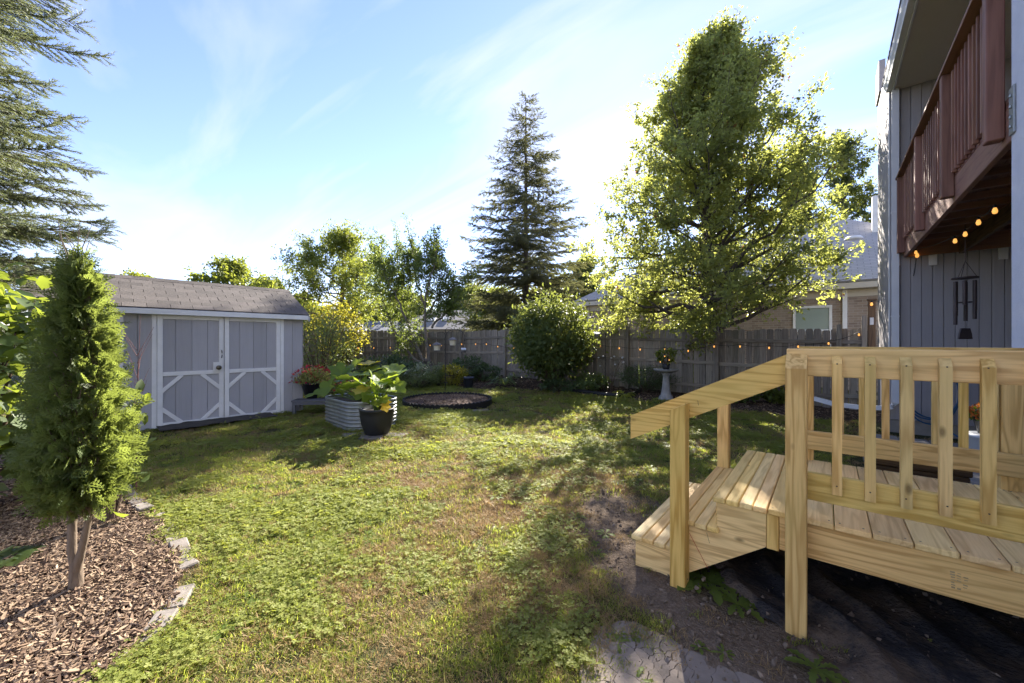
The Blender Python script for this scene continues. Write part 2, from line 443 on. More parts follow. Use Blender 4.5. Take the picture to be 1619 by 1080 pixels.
def grow(a, b, step, far):
    core = np.arange(a, b + 1e-6, step); lo = []; hi = []; d = step * 3; p = a; q = b
    while p > -far:
        p -= d; q += d; lo.append(p); hi.append(q); d *= 1.45
    return np.concatenate([np.array(lo[::-1]), core, np.array(hi)])
gx = grow(-15, 3.5, .062, 450); gy = grow(-1, 13.5, .062, 450)
GX, GY = np.meshgrid(gx, gy)
GZ = gz(GX, GY)
mul, dirt, bed, pav, dry = zones(GX, GY)
GZ = GZ + .018 * mul * (vn(GX, GY, .12, 11) - .3) + .02 * bed * (vn(GX, GY, .2, 12)) + .02 * dirt * (vn(GX, GY, .13, 13) - .5) + .012 * dirt * (vn(GX, GY, .05, 14) - .5)
gxc, gyc = to_cam(GX, GY); mudm = smooth01(.5 - (poly_sd(gxc, gyc, MUD_C) + .1 * (vn(GX, GY, .15, 15) - .5)) / .14)
GZ = GZ - .012 * mudm
nx, ny = len(gx), len(gy)
ii, jj = np.meshgrid(np.arange(nx - 1), np.arange(ny - 1)); k0 = (jj * nx + ii).ravel()
gF = np.stack([k0, k0 + 1, k0 + nx + 1, k0 + nx], -1)
t = NT('ground_earth')
v = t.world(); n1 = t.noise(v, 2.2, 5); n2 = t.noise(v, 26, 5); n3 = t.noise(v, 90, 4)
lawn = t.mix(t.rng(n2, .3, .7), (.045, .052, .018), (.075, .070, .032))
lawn = t.mix(t.attr('dry'), lawn, t.mix(n2, (.20, .145, .075), (.13, .095, .052)))
soil = t.mix(t.rng(n2, .3, .7), (.21, .155, .11), (.115, .085, .06))
soil = t.mix(t.rng(n3, .52, .72), soil, (.26, .20, .145))
mulc = t.mix(t.rng(n2, .3, .7), (.085, .050, .034), (.035, .022, .016))
bedc = t.mix(t.rng(n2, .35, .7), (.085, .058, .040), (.035, .026, .019))
far_ = t.mix(n1, (.05, .07, .02), (.07, .085, .03))
c = t.mix(t.attr('dirt'), lawn, soil); c = t.mix(t.attr('mud'), c, t.mix(n2, (.23, .185, .15), (.16, .13, .105))); c = t.mix(t.attr('mulch'), c, mulc); c = t.mix(t.attr('bed'), c, bedc)
t.base(c, .95, 0, .1); t.bump(t.math('ADD', t.math('ADD', n2, t.math('MULTIPLY', n3, .8)), t.math('MULTIPLY', t.noise(v, 9, 4), 1.2)), 1.0, .03)
ground = link('ground', rawmesh('ground', np.stack([GX, GY, GZ], -1), gF, t.m, True, None,
              {'mulch': mul.ravel(), 'dirt': dirt.ravel(), 'bed': bed.ravel(), 'dry': dry.ravel(), 'mud': mudm.ravel()}))
tag(ground, 'back garden earth with lawn, mulch bed, bare soil and planting bed', kind='structure')

# ------------------------------------------------------------------ scattered ground cover
def gn_scatter(name, P, rot, scl, idx, variants, label, cat):
    me = rawmesh(name, P, np.zeros((0, 3), int).reshape(0, 3)) if False else None
    me = bpy.data.meshes.new(name); me.vertices.add(len(P)); me.vertices.foreach_set('co', np.asarray(P, np.float32).ravel())
    a = me.attributes.new('rot', 'FLOAT_VECTOR', 'POINT'); a.data.foreach_set('vector', np.asarray(rot, np.float32).ravel())
    a = me.attributes.new('scl', 'FLOAT', 'POINT'); a.data.foreach_set('value', np.asarray(scl, np.float32))
    a = me.attributes.new('idx', 'INT', 'POINT'); a.data.foreach_set('value', np.asarray(idx, np.int32))
    me.update()
    o = link(name, me)
    for vme in variants:
        for m in vme.materials:
            if m.name not in [q.name for q in me.materials if q]: me.materials.append(m)
    ng = bpy.data.node_groups.new(name + '_scatter', 'GeometryNodeTree')
    ng.interface.new_socket('Geometry', in_out='INPUT', socket_type='NodeSocketGeometry')
    ng.interface.new_socket('Geometry', in_out='OUTPUT', socket_type='NodeSocketGeometry')
    N = ng.nodes; L = ng.links
    gi = N.new('NodeGroupInput'); go = N.new('NodeGroupOutput')
    ip = N.new('GeometryNodeInstanceOnPoints'); ip.inputs['Pick Instance'].default_value = True
    jn = N.new('GeometryNodeJoinGeometry')
    for vme in variants:
        vo = bpy.data.objects.new(name + '_unit', vme)
        oi = N.new('GeometryNodeObjectInfo'); oi.inputs['Object'].default_value = vo
        gt = N.new('GeometryNodeGeometryToInstance'); L.new(oi.outputs['Geometry'], gt.inputs[0]); L.new(gt.outputs[0], jn.inputs[0])
    def na(nm, ty):
        x = N.new('GeometryNodeInputNamedAttribute'); x.data_type = ty; x.inputs['Name'].default_value = nm; return x.outputs['Attribute']
    er = N.new('FunctionNodeEulerToRotation'); L.new(na('rot', 'FLOAT_VECTOR'), er.inputs[0])
    L.new(gi.outputs[0], ip.inputs['Points']); L.new(jn.outputs[0], ip.inputs['Instance'])
    L.new(er.outputs[0], ip.inputs['Rotation']); L.new(na('scl', 'FLOAT'), ip.inputs['Scale']); L.new(na('idx', 'INT'), ip.inputs['Instance Index'])
    L.new(ip.outputs[0], go.inputs[0])
    mo = o.modifiers.new('scatter', 'NODES'); mo.node_group = ng
    tag(o, label, cat, kind='stuff'); return o

def groundleaf(name, c1, c2, tr, tf, dryc=None, rough=.5):
    """grass-like: tint from the instance, the blade and the spot it grows on"""
    t = NT(name); oi = t.n('ShaderNodeObjectInfo'); r = t.attr('rnd')
    wn = t.noise(t.world(), .9, 3)
    f = t.math('ADD', t.math('MULTIPLY', r, .55), t.math('MULTIPLY', oi.outputs['Random'], .45))
    col = t.mix(f, c1, c2)
    trc = t.mix(f, tr, tuple(x * .7 for x in tr))
    if dryc:
        df = t.rng(t.math('ADD', t.math('MULTIPLY', r, .6), t.math('MULTIPLY', wn, .7)), .74, .92)
        col = t.mix(df, col, dryc); trc = t.mix(df, trc, dryc)
    t.base(col, rough, 0, .12)
    tl = t.n('ShaderNodeBsdfTranslucent'); t.l(trc, tl.inputs['Color'])
    ms = t.n('ShaderNodeMixShader'); ms.inputs[0].default_value = tf
    t.l(t.b.outputs[0], ms.inputs[1]); t.l(tl.outputs[0], ms.inputs[2]); t.l(ms.outputs[0], t.o.inputs[0]); return t.m
M_GRASS = groundleaf('lawn_grass', (.095, .14, .026), (.18, .21, .055), (.55, .62, .08), .50, (.40, .32, .14))
M_DRY = groundleaf('dry_grass', (.38, .27, .13), (.25, .165, .08), (.48, .33, .14), .35)
M_CLOVER = groundleaf('clover_leaf', (.14, .175, .035), (.26, .27, .085), (.62, .66, .09), .40, rough=.6)
M_WEED = groundleaf('weed_leaf', (.09, .135, .03), (.14, .18, .045), (.48, .58, .07), .45)

def tuft(nb, rad, lo, hi, wd, lean, mat, name):
    P = np.zeros((nb, 3)); a = rng.random(nb) * 6.283; r = rad * np.sqrt(rng.random(nb)); P[:, 0] = r * np.cos(a); P[:, 1] = r * np.sin(a); P[:, 2] = -.008
    b = rng.random(nb) * 6.283; ln = lean * (.25 + .9 * rng.random(nb))
    D = np.stack([np.cos(b) * ln, np.sin(b) * ln, np.ones(nb)], -1)
    # blade: bends over with length
    Ls = lo + (hi - lo) * rng.random(nb); D /= np.linalg.norm(D, axis=1, keepdims=True)
    S = np.stack([-np.sin(b), np.cos(b), np.zeros(nb)], -1); O = np.stack([np.cos(b), np.sin(b), np.zeros(nb)], -1)
    V = []; w = wd * (.7 + .6 * rng.random(nb))
    p1 = P + D * Ls[:, None] * .55; p2 = P + D * Ls[:, None] * .85 + O * (Ls * .32 * (.3 + rng.random(nb)))[:, None]
    V = np.stack([P + S * w[:, None] * .5, P - S * w[:, None] * .5, p1 - S * w[:, None] * .48, p1 + S * w[:, None] * .48, p2], 1).reshape(-1, 3)
    F3 = (np.array([(3, 2, 4)])[None] + (np.arange(nb) * 5)[:, None, None]).reshape(-1, 3)
    F4 = (np.array([(0, 1, 2, 3)])[None] + (np.arange(nb) * 5)[:, None, None]).reshape(-1, 4)
    return rawmesh(name, V, [F4, F3], mat, False, np.repeat(rng.random(nb), 5))
def clover(nl, rad, name):
    V = []; F = []; R = []
    for i in range(nl):
        a = random.random() * 6.283; r = rad * math.sqrt(random.random()); h = .010 + .024 * random.random()
        c = np.array([r * math.cos(a), r * math.sin(a), h]); tilt = np.array([random.gauss(0, .25), random.gauss(0, .25), 1.]); tilt /= np.linalg.norm(tilt)
        b0 = random.random() * 6.283; rv = random.random(); q = .0065 + .005 * random.random()
        for k in range(3):
            b = b0 + k * 2.094; d = np.array([math.cos(b), math.sin(b), 0.]); d -= tilt * d.dot(tilt); s = np.cross(tilt, d); n0 = len(V)
            for (u, w, z) in ((0, 0, 0), (.9, .75, .25), (1.75, .62, .2), (1.6, 0, .05), (1.75, -.62, .2), (.9, -.75, .25)): V.append(c + d * u * q + s * w * q + tilt * z * q)
            F += [(n0, n0 + 3, n0 + 2), (n0, n0 + 2, n0 + 1), (n0, n0 + 4, n0 + 3), (n0, n0 + 5, n0 + 4)]; R += [rv] * 6
        n0 = len(V); V += [c, np.array([c[0] * .8, c[1] * .8, -.01]), np.array([c[0] * .8 + .0015, c[1] * .8, -.01])]; F.append((n0, n0 + 1, n0 + 2)); R += [.3] * 3
    return rawmesh(name, V, np.array(F), M_CLOVER, False, R)
def rosette(nl, L, wd, name, mat, lift=.35, jag=False):
    g = Geo()
    for i in range(nl):
        a = i * 2.4 + random.random() * .5; l = L * (.65 + .5 * random.random()); up = lift * (.4 + random.random())
        pts = [(0, 0), (.25, .3), (.5, .75), (.72, 1.), (.9, .6), (1., 0.)] if not jag else [(0, .15), (.2, .3), (.3, .75), (.36, .4), (.5, .95), (.56, .5), (.7, 1.1), (.78, .6), (.9, .7), (1., 0.)]
        d = np.array([math.cos(a), math.sin(a), 0]); s = np.array([-d[1], d[0], 0]); V = []; F = []
        for (u, w) in pts:
            c = d * u * l + np.array([0, 0, (up * u - (up + .1) * u * u * .8) * l + .008])
            V += [c + s * w * wd * l + np.array([0, 0, .25 * w * wd * l]), c, c - s * w * wd * l + np.array([0, 0, .25 * w * wd * l])]
        for k in range(len(pts) - 1):
            o = k * 3; F += [(o, o + 1, o + 4, o + 3), (o + 1, o + 2, o + 5, o + 4)]
        g.add(V, F)
    return g.mesh(name, mat)
GR = [tuft(80, .09, .018, .052, .0040, 1.2, M_GRASS, 'tuft') for _ in range(6)] + [tuft(40, .07, .03, .07, .0040, 1.1, M_GRASS, 'tuft') for _ in range(1)]
DR = [tuft(85, .095, .02, .055, .003, 1.7, M_DRY, 'drytuft') for _ in range(5)]
CL = [clover(38, .12, 'clover') for _ in range(7)]
WE = [rosette(7, .075, .19, 'plantain', M_WEED), rosette(9, .10, .12, 'dandelion', M_WEED, .4, True), rosette(6, .06, .25, 'plantain', M_WEED), rosette(8, .085, .13, 'dandelion', M_WEED, .3, True)]

def cam_sample(y0, y1, dens, side=1.5):
    area = side * (y1 * y1 - y0 * y0); n = int(area * dens)
    yc = np.sqrt(y0 * y0 + (y1 * y1 - y0 * y0) * rng.random(n)); xc = (rng.random(n) * 2 - 1) * side * yc
    p = W(0, 0)
    return CA * xc - SA * yc, SA * xc + CA * yc, yc
RING = W(-1.55, 9.3); BLOCKED = []
def lawn_points(bands, wfun):
    X = []; Y = []; S = []
    for (y0, y1, dens, s) in bands:
        x, y, yc = cam_sample(y0, y1, dens); k = rng.random(len(x)) < wfun(x, y); x = x[k]; y = y[k]
        X.append(x); Y.append(y); S.append(np.full(len(x), s))
    X = np.concatenate(X); Y = np.concatenate(Y); S = np.concatenate(S)
    xc, yc = to_cam(X, Y)
    ok = (np.hypot(X - RING.x, Y - RING.y) > 1.13) & ~((X > .3) & (Y > 5.0) & (Y < 8.2)) & (X < .62 + 2 * (Y < 8.7))
    shed = poly_sd(xc, yc, [(-4.52, 8.32), (-7.02, 5.6), (-8.8, 7.2), (-6.3, 9.95)]) < .02
    ok &= ~shed & (X > -14.1) & (poly_sd(xc, yc, [(-5.95, 6.45), (-5.75, 6.20), (-4.60, 7.45), (-4.80, 7.7)]) > 0)
    de = np.full(len(xc), 9.)
    for (p, q) in zip(EDGE_C[:-1], EDGE_C[1:]):
        ux, uy = q[0] - p[0], q[1] - p[1]; tt = np.clip(((xc - p[0]) * ux + (yc - p[1]) * uy) / (ux * ux + uy * uy), 0, 1); de = np.minimum(de, np.hypot(xc - p[0] - tt * ux, yc - p[1] - tt * uy))
    ok &= ~((de < .085) & (rng.random(len(xc)) < .5))
    return X[ok], Y[ok], S[ok]
def scatter(name, bands, wfun, variants, label, cat, tilt=.15, smin=.75, smax=1.3, z=0.):
    X, Y, S = lawn_points(bands, wfun); n = len(X)
    rot = np.stack([rng.normal(0, tilt, n), rng.normal(0, tilt, n), rng.random(n) * 6.283], -1)
    return gn_scatter(name, np.stack([X, Y, gz(X, Y) + z], -1), rot, S * (smin + (smax - smin) * rng.random(n)), rng.integers(0, len(variants), n), variants, label, cat)
BANDS = lambda k: [(.7, 3., 560 * k, .74), (3., 5., 300 * k, .92), (5., 8., 150 * k, 1.15), (8., 15., 70 * k, 1.5)]
def w_grass(x, y):
    m, d, b, p, dr = zones(x, y); c = vn(x, y, .45, 21)
    return np.clip((1 - m * 1.02) * (1 - d * .97) * (1 - b) * (1 - p * .9) * (1 - .72 * dr) * (.42 + .75 * c), 0, 1)
def w_dry(x, y):
    m, d, b, p, dr = zones(x, y); return np.clip((1 - m) * (1 - b) * (1 - d * .9) * (.30 + dr * 1.0), 0, 1)
def w_clover(x, y):
    m, d, b, p, dr = zones(x, y); c = vn(x, y, .5, 31); xc, yc = to_cam(x, y)
    edge = np.exp(-((xc + 2.0 + .0 * yc) ** 2) / 1.2)
    return np.clip((1 - m) * (1 - d * .985) * (1 - b) * (1 - p) * (1 - .85 * dr) * np.clip((c - .62 + .30 * edge + .55 * (vn(x, y, .16, 33) - .35)) * 2.4, 0, 1), 0, 1)
def w_weed(x, y):
    m, d, b, p, dr = zones(x, y); c = vn(x, y, .6, 41)
    return np.clip((1 - m * .985) * (1 - b * .9) * (1 - d * .90) * (1 - .6 * dr) * np.clip((c - .45) * 3, 0, 1), 0, 1)
scatter('lawn_grass', BANDS(1.0), w_grass, GR, 'short green lawn grass with sunlit blades', 'grass')
scatter('dry_grass', BANDS(1.0), w_dry, DR, 'dry straw-coloured grass in the worn lawn patches', 'dry grass')
scatter('clover_patches', BANDS(.8), w_clover, CL, 'low clover growing through the lawn', 'clover', .1, .8, 1.35)
scatter('lawn_weeds', [(.7, 3., 90, .8), (3., 5., 70, .9), (5., 8., 40, 1.), (8., 12., 15, 1.1)], w_weed, WE, 'broad-leaved weeds scattered over lawn and bare soil', 'weeds', .08, .7, 1.25)

# wood chips in the mulch bed
t = NT('wood_chip'); oi = t.n('ShaderNodeObjectInfo'); vv = t.coord(scale=(60, 10, 60)); nn = t.noise(vv, 1, 3)
cc = t.mix(oi.outputs['Random'], (.16, .10, .062), (.36, .265, .18)); cc = t.mix(t.rng(oi.outputs['Random'], .1, .55, 1, 0), cc, (.085, .052, .034))
cc = t.mix(t.rng(nn, .4, .7, 0, .6), cc, (.09, .055, .04)); t.base(cc, .85, 0, .2); t.bump(nn, .4, .004); M_CHIP = t.m
def chip(L, w, h):
    n = 4; ys = np.linspace(-.5, .5, n) * L; V = []
    for i, yy in enumerate(ys):
        k = (.45 if i in (0, n - 1) else 1) * (.8 + .4 * random.random()); bend = random.gauss(0, .06) * L; zb = random.gauss(0, .05) * L
        V += [(-w * k / 2 + bend, yy, -h / 2 + zb), (w * k / 2 + bend, yy, -h / 2 + zb), (w * k / 2 + bend, yy + .004, h / 2 + zb), (-w * k / 2 + bend, yy, h / 2 + zb)]
    F = [(0, 1, 2, 3), (15, 14, 13, 12)] + [(i * 4 + j, (i + 1) * 4 + j, (i + 1) * 4 + (j + 1) % 4, i * 4 + (j + 1) % 4) for i in range(n - 1) for j in range(4)]
    return pymesh('chip', V, F, M_CHIP)
CH = [chip(.05, .013, .006), chip(.07, .010, .006), chip(.035, .018, .005), chip(.09, .014, .008), chip(.045, .008, .005), chip(.03, .012, .006)]
def chips(name, X, Y, Z, lo, hi, label):
    n = len(X); rot = np.stack([rng.normal(0, .3, n), rng.normal(0, .3, n), rng.random(n) * 6.283], -1)
    gn_scatter(name, np.stack([X, Y, Z], -1), rot, lo + (hi - lo) * rng.random(n) ** 1.5, rng.integers(0, len(CH), n), CH, label, 'mulch')
x, y, yc = cam_sample(.7, 3.2, 6500, 1.6); m = zones(x, y)[0]; k = rng.random(len(x)) < m * (m > .3); x = x[k]; y = y[k]
x2, y2, yc = cam_sample(3.2, 6.0, 1900, 1.6); m = zones(x2, y2)[0]; k = rng.random(len(x2)) < m * (m > .3)
x = np.concatenate([x, x2[k]]); y = np.concatenate([y, y2[k]])
chips('bark_mulch', x, y, gz(x, y) + .010 + .012 * rng.random(len(x)), .3, 1.05, 'shredded brown bark mulch covering the left bed')
x, y, yc = cam_sample(7, 15, 260, 1.5); k = (rng.random(len(x)) < zones(x, y)[2] * .8) & (y < 11) & (x > -14); x = x[k]; y = y[k]
chips('bed_mulch', x, y, gz(x, y) + .015, .6, 1.3, 'dark mulch and leaf litter on the back planting bed')
# crumbs of soil by the steps
M_CLOD = pm('soil_clod', (.22, .165, .12), (.11, .08, .058), .95, 30, .6, 60, var=.35)
def clod():
    V = unit(14) * (.6 + .5 * rng.random((14, 1))) * .012 * np.array([1.2, 1, .7])
    import bmesh
    bm = bmesh.new()
    for p in V: bm.verts.new(p)
    bmesh.ops.convex_hull(bm, input=bm.verts); me = bpy.data.meshes.new('clod'); bm.to_mesh(me); bm.free(); me.materials.append(M_CLOD); return me
CD = [clod() for _ in range(5)]
x, y, yc = cam_sample(.9, 4.2, 1500, 1.5); z_ = zones(x, y); k = rng.random(len(x)) < z_[1] * (.25 + vn(x, y, .2, 5)); x = x[k]; y = y[k]; n = len(x)
gn_scatter('soil_crumbs', np.stack([x, y, gz(x, y) + .004], -1), rng.random((n, 3)) * 6.28, .18 + 1.3 * rng.random(n) ** 4, rng.integers(0, 5, n), CD, 'loose crumbs of dry soil by the new steps', 'soil')
# ------------------------------------------------------------------ the house on the right
M_GREY = paintmat('grey_siding_paint', (.37, .345, .34), (.29, .27, .26))
M_TRIM = pm('pale_trim_paint', (.72, .72, .72), (.64, .64, .65), .5, 4, .08, 40, var=.04)
M_STUCCO = pm('white_stucco', (.66, .66, .70), (.60, .60, .645), .85, 9, .9, 75, var=.02, bdist=.006)
M_SOFFIT = pm('soffit_panel', (.60, .54, .45), (.56, .50, .42), .7, 1.5, .1, 20, var=.02)
M_FOUND = pm('foundation_concrete', (.30, .27, .23), (.22, .20, .17), .9, 8, .5, 50)
M_GALV = pm('galvanised_plate', (.42, .43, .42), (.34, .35, .34), .42, 20, .1, 60, metal=.7)
M_ROOF = pm('asphalt_roof', (.11, .10, .10), (.075, .07, .07), .95, 20, .6, 90)
M_PLASTIC_W = pm('white_plastic', (.62, .63, .64), (.56, .57, .58), .4, 3, .05, 30, var=.03)

WY = 8.9                                             # the wing wall that faces the viewer
house = empty('house', (.95, 4.08, 0), 'two-storey grey and white house with balcony along the right edge', 'house')
z0 = .12
k = 0; bx0 = .812
while bx0 < 2.5:
    plank('siding_board', bx0 + .0025, bx0 + .1175, WY, WY + .03, .22, 6.2, M_GREY, house, .004); bx0 += .12
plank('side_wall', .80, .86, WY + .032, WY + 1.80, .2, 6.25, M_GREY, house, .003)
plank('corner_board', .796, .81, WY - .003, WY + .031, .2, 6.2, M_TRIM, house, .002)
plank('eave_return', .77, .86, WY + 1.2, WY + 1.84, 6.26, 6.85, M_GREY, house, .004)
plank('sheathing', .865, 2.6, WY + .034, WY + .1, .2, 6.2, M_GREY, house, .002)
plank('foundation', .74, 2.6, WY + .02, WY + .12, -.1, .215, M_FOUND, house, .003)
plank('stucco_wall', .95, 1.15, -3.0, 2.83, -.1, 6.0, M_STUCCO, house, .004)
plank('stucco_wall', .95, 1.15, 2.838, 4.08, -.1, 4.02, M_STUCCO, house, .004)
plank('stucco_wall', .95, 1.15, 2.838, 4.08, 4.03, 6.0, M_STUCCO, house, .004)
plank('rear_wall', 2.5, 2.62, 4.05, WY + .02, 0, 6.0, M_GREY, house, .003)  # unseen main wall behind the balcony, built in to block light
plank('return_wall', 1.16, 2.6, 3.96, 4.075, 0, 6.0, M_STUCCO, house, .003)
plank('soffit', .86, 2.7, -3.0, WY - .006, 5.62, 5.66, M_SOFFIT, house, .002)
plank('fascia', .835, .858, -3.0, WY - .006, 5.60, 5.80, M_TRIM, house, .003)
g = Geo()                                            # K-style gutter
prof = [(.833, 5.62), (.765, 5.62), (.755, 5.66), (.735, 5.70), (.725, 5.75), (.737, 5.755), (.75, 5.70), (.77, 5.64), (.833, 5.64)]
prism('gutter', prof, 1, -3.0, WY - .01, M_TRIM, house, house.location)
g = Geo(); ridge = 7.4
V = np.array([(.72, -3, 5.78), (.72, WY + .1, 5.78), (4.2, WY + .1, ridge), (4.2, -3, ridge), (.72, -3, 5.83), (.72, WY + .1, 5.83), (4.2, WY + .1, ridge + .05), (4.2, -3, ridge + .05)]) - np.array(house.location)
link('roof', pymesh('roof', V, [(0, 1, 2, 3), (7, 6, 5, 4), (0, 4, 5, 1), (1, 5, 6, 2), (2, 6, 7, 3), (3, 7, 4, 0)], M_ROOF), house)
# downspout with its elbow and the pipe lying on the ground
def rect_pipe(name, pts, w, h, mat, parent, up=(0, 0, 1)):
    pts = [Vector(p) for p in pts]; V = []; F = []
    for i, p in enumerate(pts):
        tg = (pts[min(i + 1, len(pts) - 1)] - pts[max(i - 1, 0)]).normalized(); s = Vector((1, .0, 0)) if abs(tg.z) > .7 else tg.cross(Vector((0, 0, 1))).normalized(); n = tg.cross(s).normalized(); s = n.cross(tg)
        for a, b in ((-1, -1), (1, -1), (1, 1), (-1, 1)): V.append(p + s * a * w / 2 + n * b * h / 2)
    m = len(pts); F = [(i * 4 + j, i * 4 + (j + 1) % 4, (i + 1) * 4 + (j + 1) % 4, (i + 1) * 4 + j) for i in range(m - 1) for j in range(4)] + [(3, 2, 1, 0), tuple(4 * (m - 1) + q for q in range(4))]
    off = Vector((0, 0, 0)) if parent is None else Vector(parent.location)
    return link(name, pymesh(name, [v - off for v in V], F, mat), parent)
dsx = .868
rect_pipe('downspout', [(dsx, WY - .055, 5.64), (dsx, WY - .05, 3), (dsx, WY - .05, .62), (dsx, WY - .06, .50), (dsx - .05, WY - .09, .43), (dsx - .15, WY - .08, .40)], .085, .065, M_TRIM, house)
pe = [(dsx - .12, WY - .08, .405), (dsx - .4, WY + .02, .37), (dsx - .75, WY + .16, .37), (dsx - 1.05, WY + .3, .43)]
rect_pipe('drain_pipe', pe, .085, .07, M_TRIM, house)
for zz in (1.9, 3.6): plank('pipe_strap', dsx - .05, dsx + .05, WY - .088, WY - .012, zz, zz + .025, M_TRIM, house, .002)

# --- balcony
bal = bpy.data.objects.new('balcony', None); bal.parent = house; COL.objects.link(bal); bal.location = (0, 0, 2.86)
bal['label'] = 'red-brown stained timber balcony'
Z0, ZR, ZT = 2.86, 3.15, 4.15; BX = .965
plank('rim_beam', BX, BX + .042, 4.12, 8.86, Z0, Z0 + .245, redwood, bal, .004)
plank('end_joist', BX + .045, 2.45, 8.80, 8.842, Z0, Z0 + .24, redwood, bal)
plank('ledger', 1.55, 1.60, 4.12, 8.79, Z0 - .03, Z0 + .16, oldtimber, bal)
yy = 4.30
while yy < 8.7:
    plank('joist', BX + .045, 2.45, yy, yy + .04, Z0 + .165, Z0 + .236, redwood, bal, .002); yy += .405
xx = BX + .002
while xx < 2.42:
    plank('floor_board', xx, xx + .135, 4.12, 8.86, Z0 + .248, Z0 + .276, redwood, bal); xx += .14
PY = (4.29, 5.66, 7.12, 8.70)
for py in PY:
    plank('post', BX - .09, BX - .002, py - .045, py + .045, Z0 + .055, ZT - .03, redwood, bal, .006)
plank('bottom_rail', BX + .002, BX + .04, 4.2, 8.82, ZR - .01, ZR + .03, redwood, bal)
plank('top_rail', BX + .002, BX + .04, 4.2, 8.82, ZT - .14, ZT - .03, redwood, bal)
plank('rail_cap', BX - .10, BX + .06, 4.12, 8.84, ZT - .028, ZT + .004, redwood, bal, .004)
for a, b in zip(PY[:-1], PY[1:]):
    n = 11
    for i in range(n):
        y_ = a + .06 + (b - a - .12) * (i + .5) / n
        plank('baluster', BX - .036, BX, y_ - .018, y_ + .018, ZR - .03, ZT - .05, redwood, bal, .003)
plank('hanger_plate', .938, .948, 3.99, 4.075, Z0 + .0, Z0 + .31, M_GALV, bal, .002)
for zz in (.04, .1, .17, .24): plank('bolt', .928, .938, 4.02, 4.04, Z0 + zz, Z0 + zz + .02, M_GALV, bal, .003)
for (x_, y_) in ((1.25, 8.82), (1.95, 8.82)): plank('joist_hanger', x_, x_ + .09, WY - .03, WY - .006, 2.70, 2.88, M_TRIM, bal, .003)
plank('joist_hanger', .86, .93, WY - .03, WY - .006, 2.74, 2.95, M_TRIM, bal, .003)

# --- patio
patio = empty('patio', (1.0, 6.6, 0), 'grey concrete paver patio under the balcony', 'patio'); patio['kind'] = 'structure'
M_PAVER = pm('paver', (.30, .275, .25), (.215, .195, .18), .9, 7, .4, 50, var=.18)
yy = 5.1; r_ = 0
while yy < 8.2:
    xx = .36 + (.16 if r_ % 2 else 0)
    while xx < 2.3:
        o = plank('paver', xx, xx + .31, yy, yy + .31, -.03, .045 + .008 * random.random(), M_PAVER, patio, .008); o.rotation_euler = (random.gauss(0, .01), random.gauss(0, .01), 0); xx += .32
    yy += .32; r_ += 1

# --- wind chime
M_CHIME = pm('bronze_tube', (.075, .055, .052), (.055, .042, .04), .5, 8, .1, 40, metal=.3)
cp = PX(1526, 440, 4.8); ch = empty('wind_chime', (cp.x, cp.y, 1.53), 'dark metal wind chime with wooden sail hanging under the balcony', 'wind chime')
top = 2.28 - 1.53
g = Geo(); g.lathe([(.0, top), (.115, top), (.115, top + .018), (0, top + .02)], 20); g.obj('top_ring', M_CHIME, ch)
for i in range(6):
    a = i * 1.047 + .3; l = (.44, .6, .52, .66, .36, .58)[i]; g = Geo(); g.tube([(.09 * math.cos(a), .09 * math.sin(a), top - .03), (.09 * math.cos(a), .09 * math.sin(a), top - .03 - l * .82)], .018, 10, True); g.obj('tube', M_CHIME, ch, True)
g = Geo(); g.lathe([(0, .30), (.06, .30), (.06, .315), (0, .32)], 16, (0, 0, .15)); g.obj('striker', M_CHIME, ch)
g = Geo()
for a in (0, 2.09, 4.19): g.tube([(.1 * math.cos(a), .1 * math.sin(a), top + .01), (0, 0, top + .22)], .003, 4)
g.tube([(0, 0, top + .22), (0, 0, 2.95 - 1.53)], .004, 5); g.tube([(0, 0, top), (0, 0, .13)], .002, 4); g.obj('cord', M_CHIME, ch)
pr = prism('sail', [(-.085, 0), (.085, 0), (.075, .07), (.055, .135), (-.055, .135), (-.075, .07)], 1, -.008, .008, M_CHIME, ch); pr.rotation_euler = (0, 0, YAW)

# --- blue hose coiled on the wall
M_HOSE = pm('blue_hose', (.03, .11, .22), (.025, .09, .18), .4, 10, 0)
ho = empty('garden_hose', (1.25, WY - .1, .1), 'blue garden hose hung in loops on the grey wall', 'hose')
g = Geo()
th = np.linspace(0, 2 * np.pi * 4, 160)
pts = np.stack([.30 * np.cos(th) * (1 + .05 * np.sin(th * .31)) + .02 * np.sin(th * .7), -.03 - .012 * (th / 6.28), .62 + (.46 + .05 * np.sin(th * .43)) * np.sin(th) ], -1)
tail = np.array([(.1, -.12, .1), (.25, -.3, .0), (.5, -.5, -.03), (.8, -.65, -.04), (1.0, -.6, -.04)]); 
g.tube(pts, .011, 8); g.tube(tail, .011, 8); g.obj('coil', M_HOSE, ho, True)
plank('hook', 1.2, 1.3, WY - .13, WY - .005, 1.14, 1.2, M_GALV, ho)

# --- white tub, orange mums in a dark pot on it
tp = PX(1566, 700, 4.6)
tub = empty('storage_tub', (tp.x, tp.y, .05), 'white plastic tub standing on the patio', 'tub')
g = Geo(); g.lathe([(0, 0), (.15, 0), (.17, .02), (.185, .30), (.20, .31), (.20, .34), (.18, .345), (0, .35)], 20); g.obj('body', M_PLASTIC_W, tub, True)
g = Geo(); g.lathe([(.203, .30), (.208, .30), (.208, .335), (.203, .335)], 20); g.obj('rim', M_PLASTIC_W, tub)
M_BLACKPOT = pm('black_pot', (.022, .023, .026), (.016, .017, .02), .45, 6, .1, 30)
mp_ = empty('flower_pot', (tp.x, tp.y, .40), 'dark pot of orange chrysanthemums on the white tub', 'flower pot')
g = Geo(); g.lathe([(0, 0), (.10, 0), (.14, .16), (.155, .16), (.155, .19), (.13, .19), (.12, .15), (0, .15)], 18); g.obj('pot', M_BLACKPOT, mp_, True)
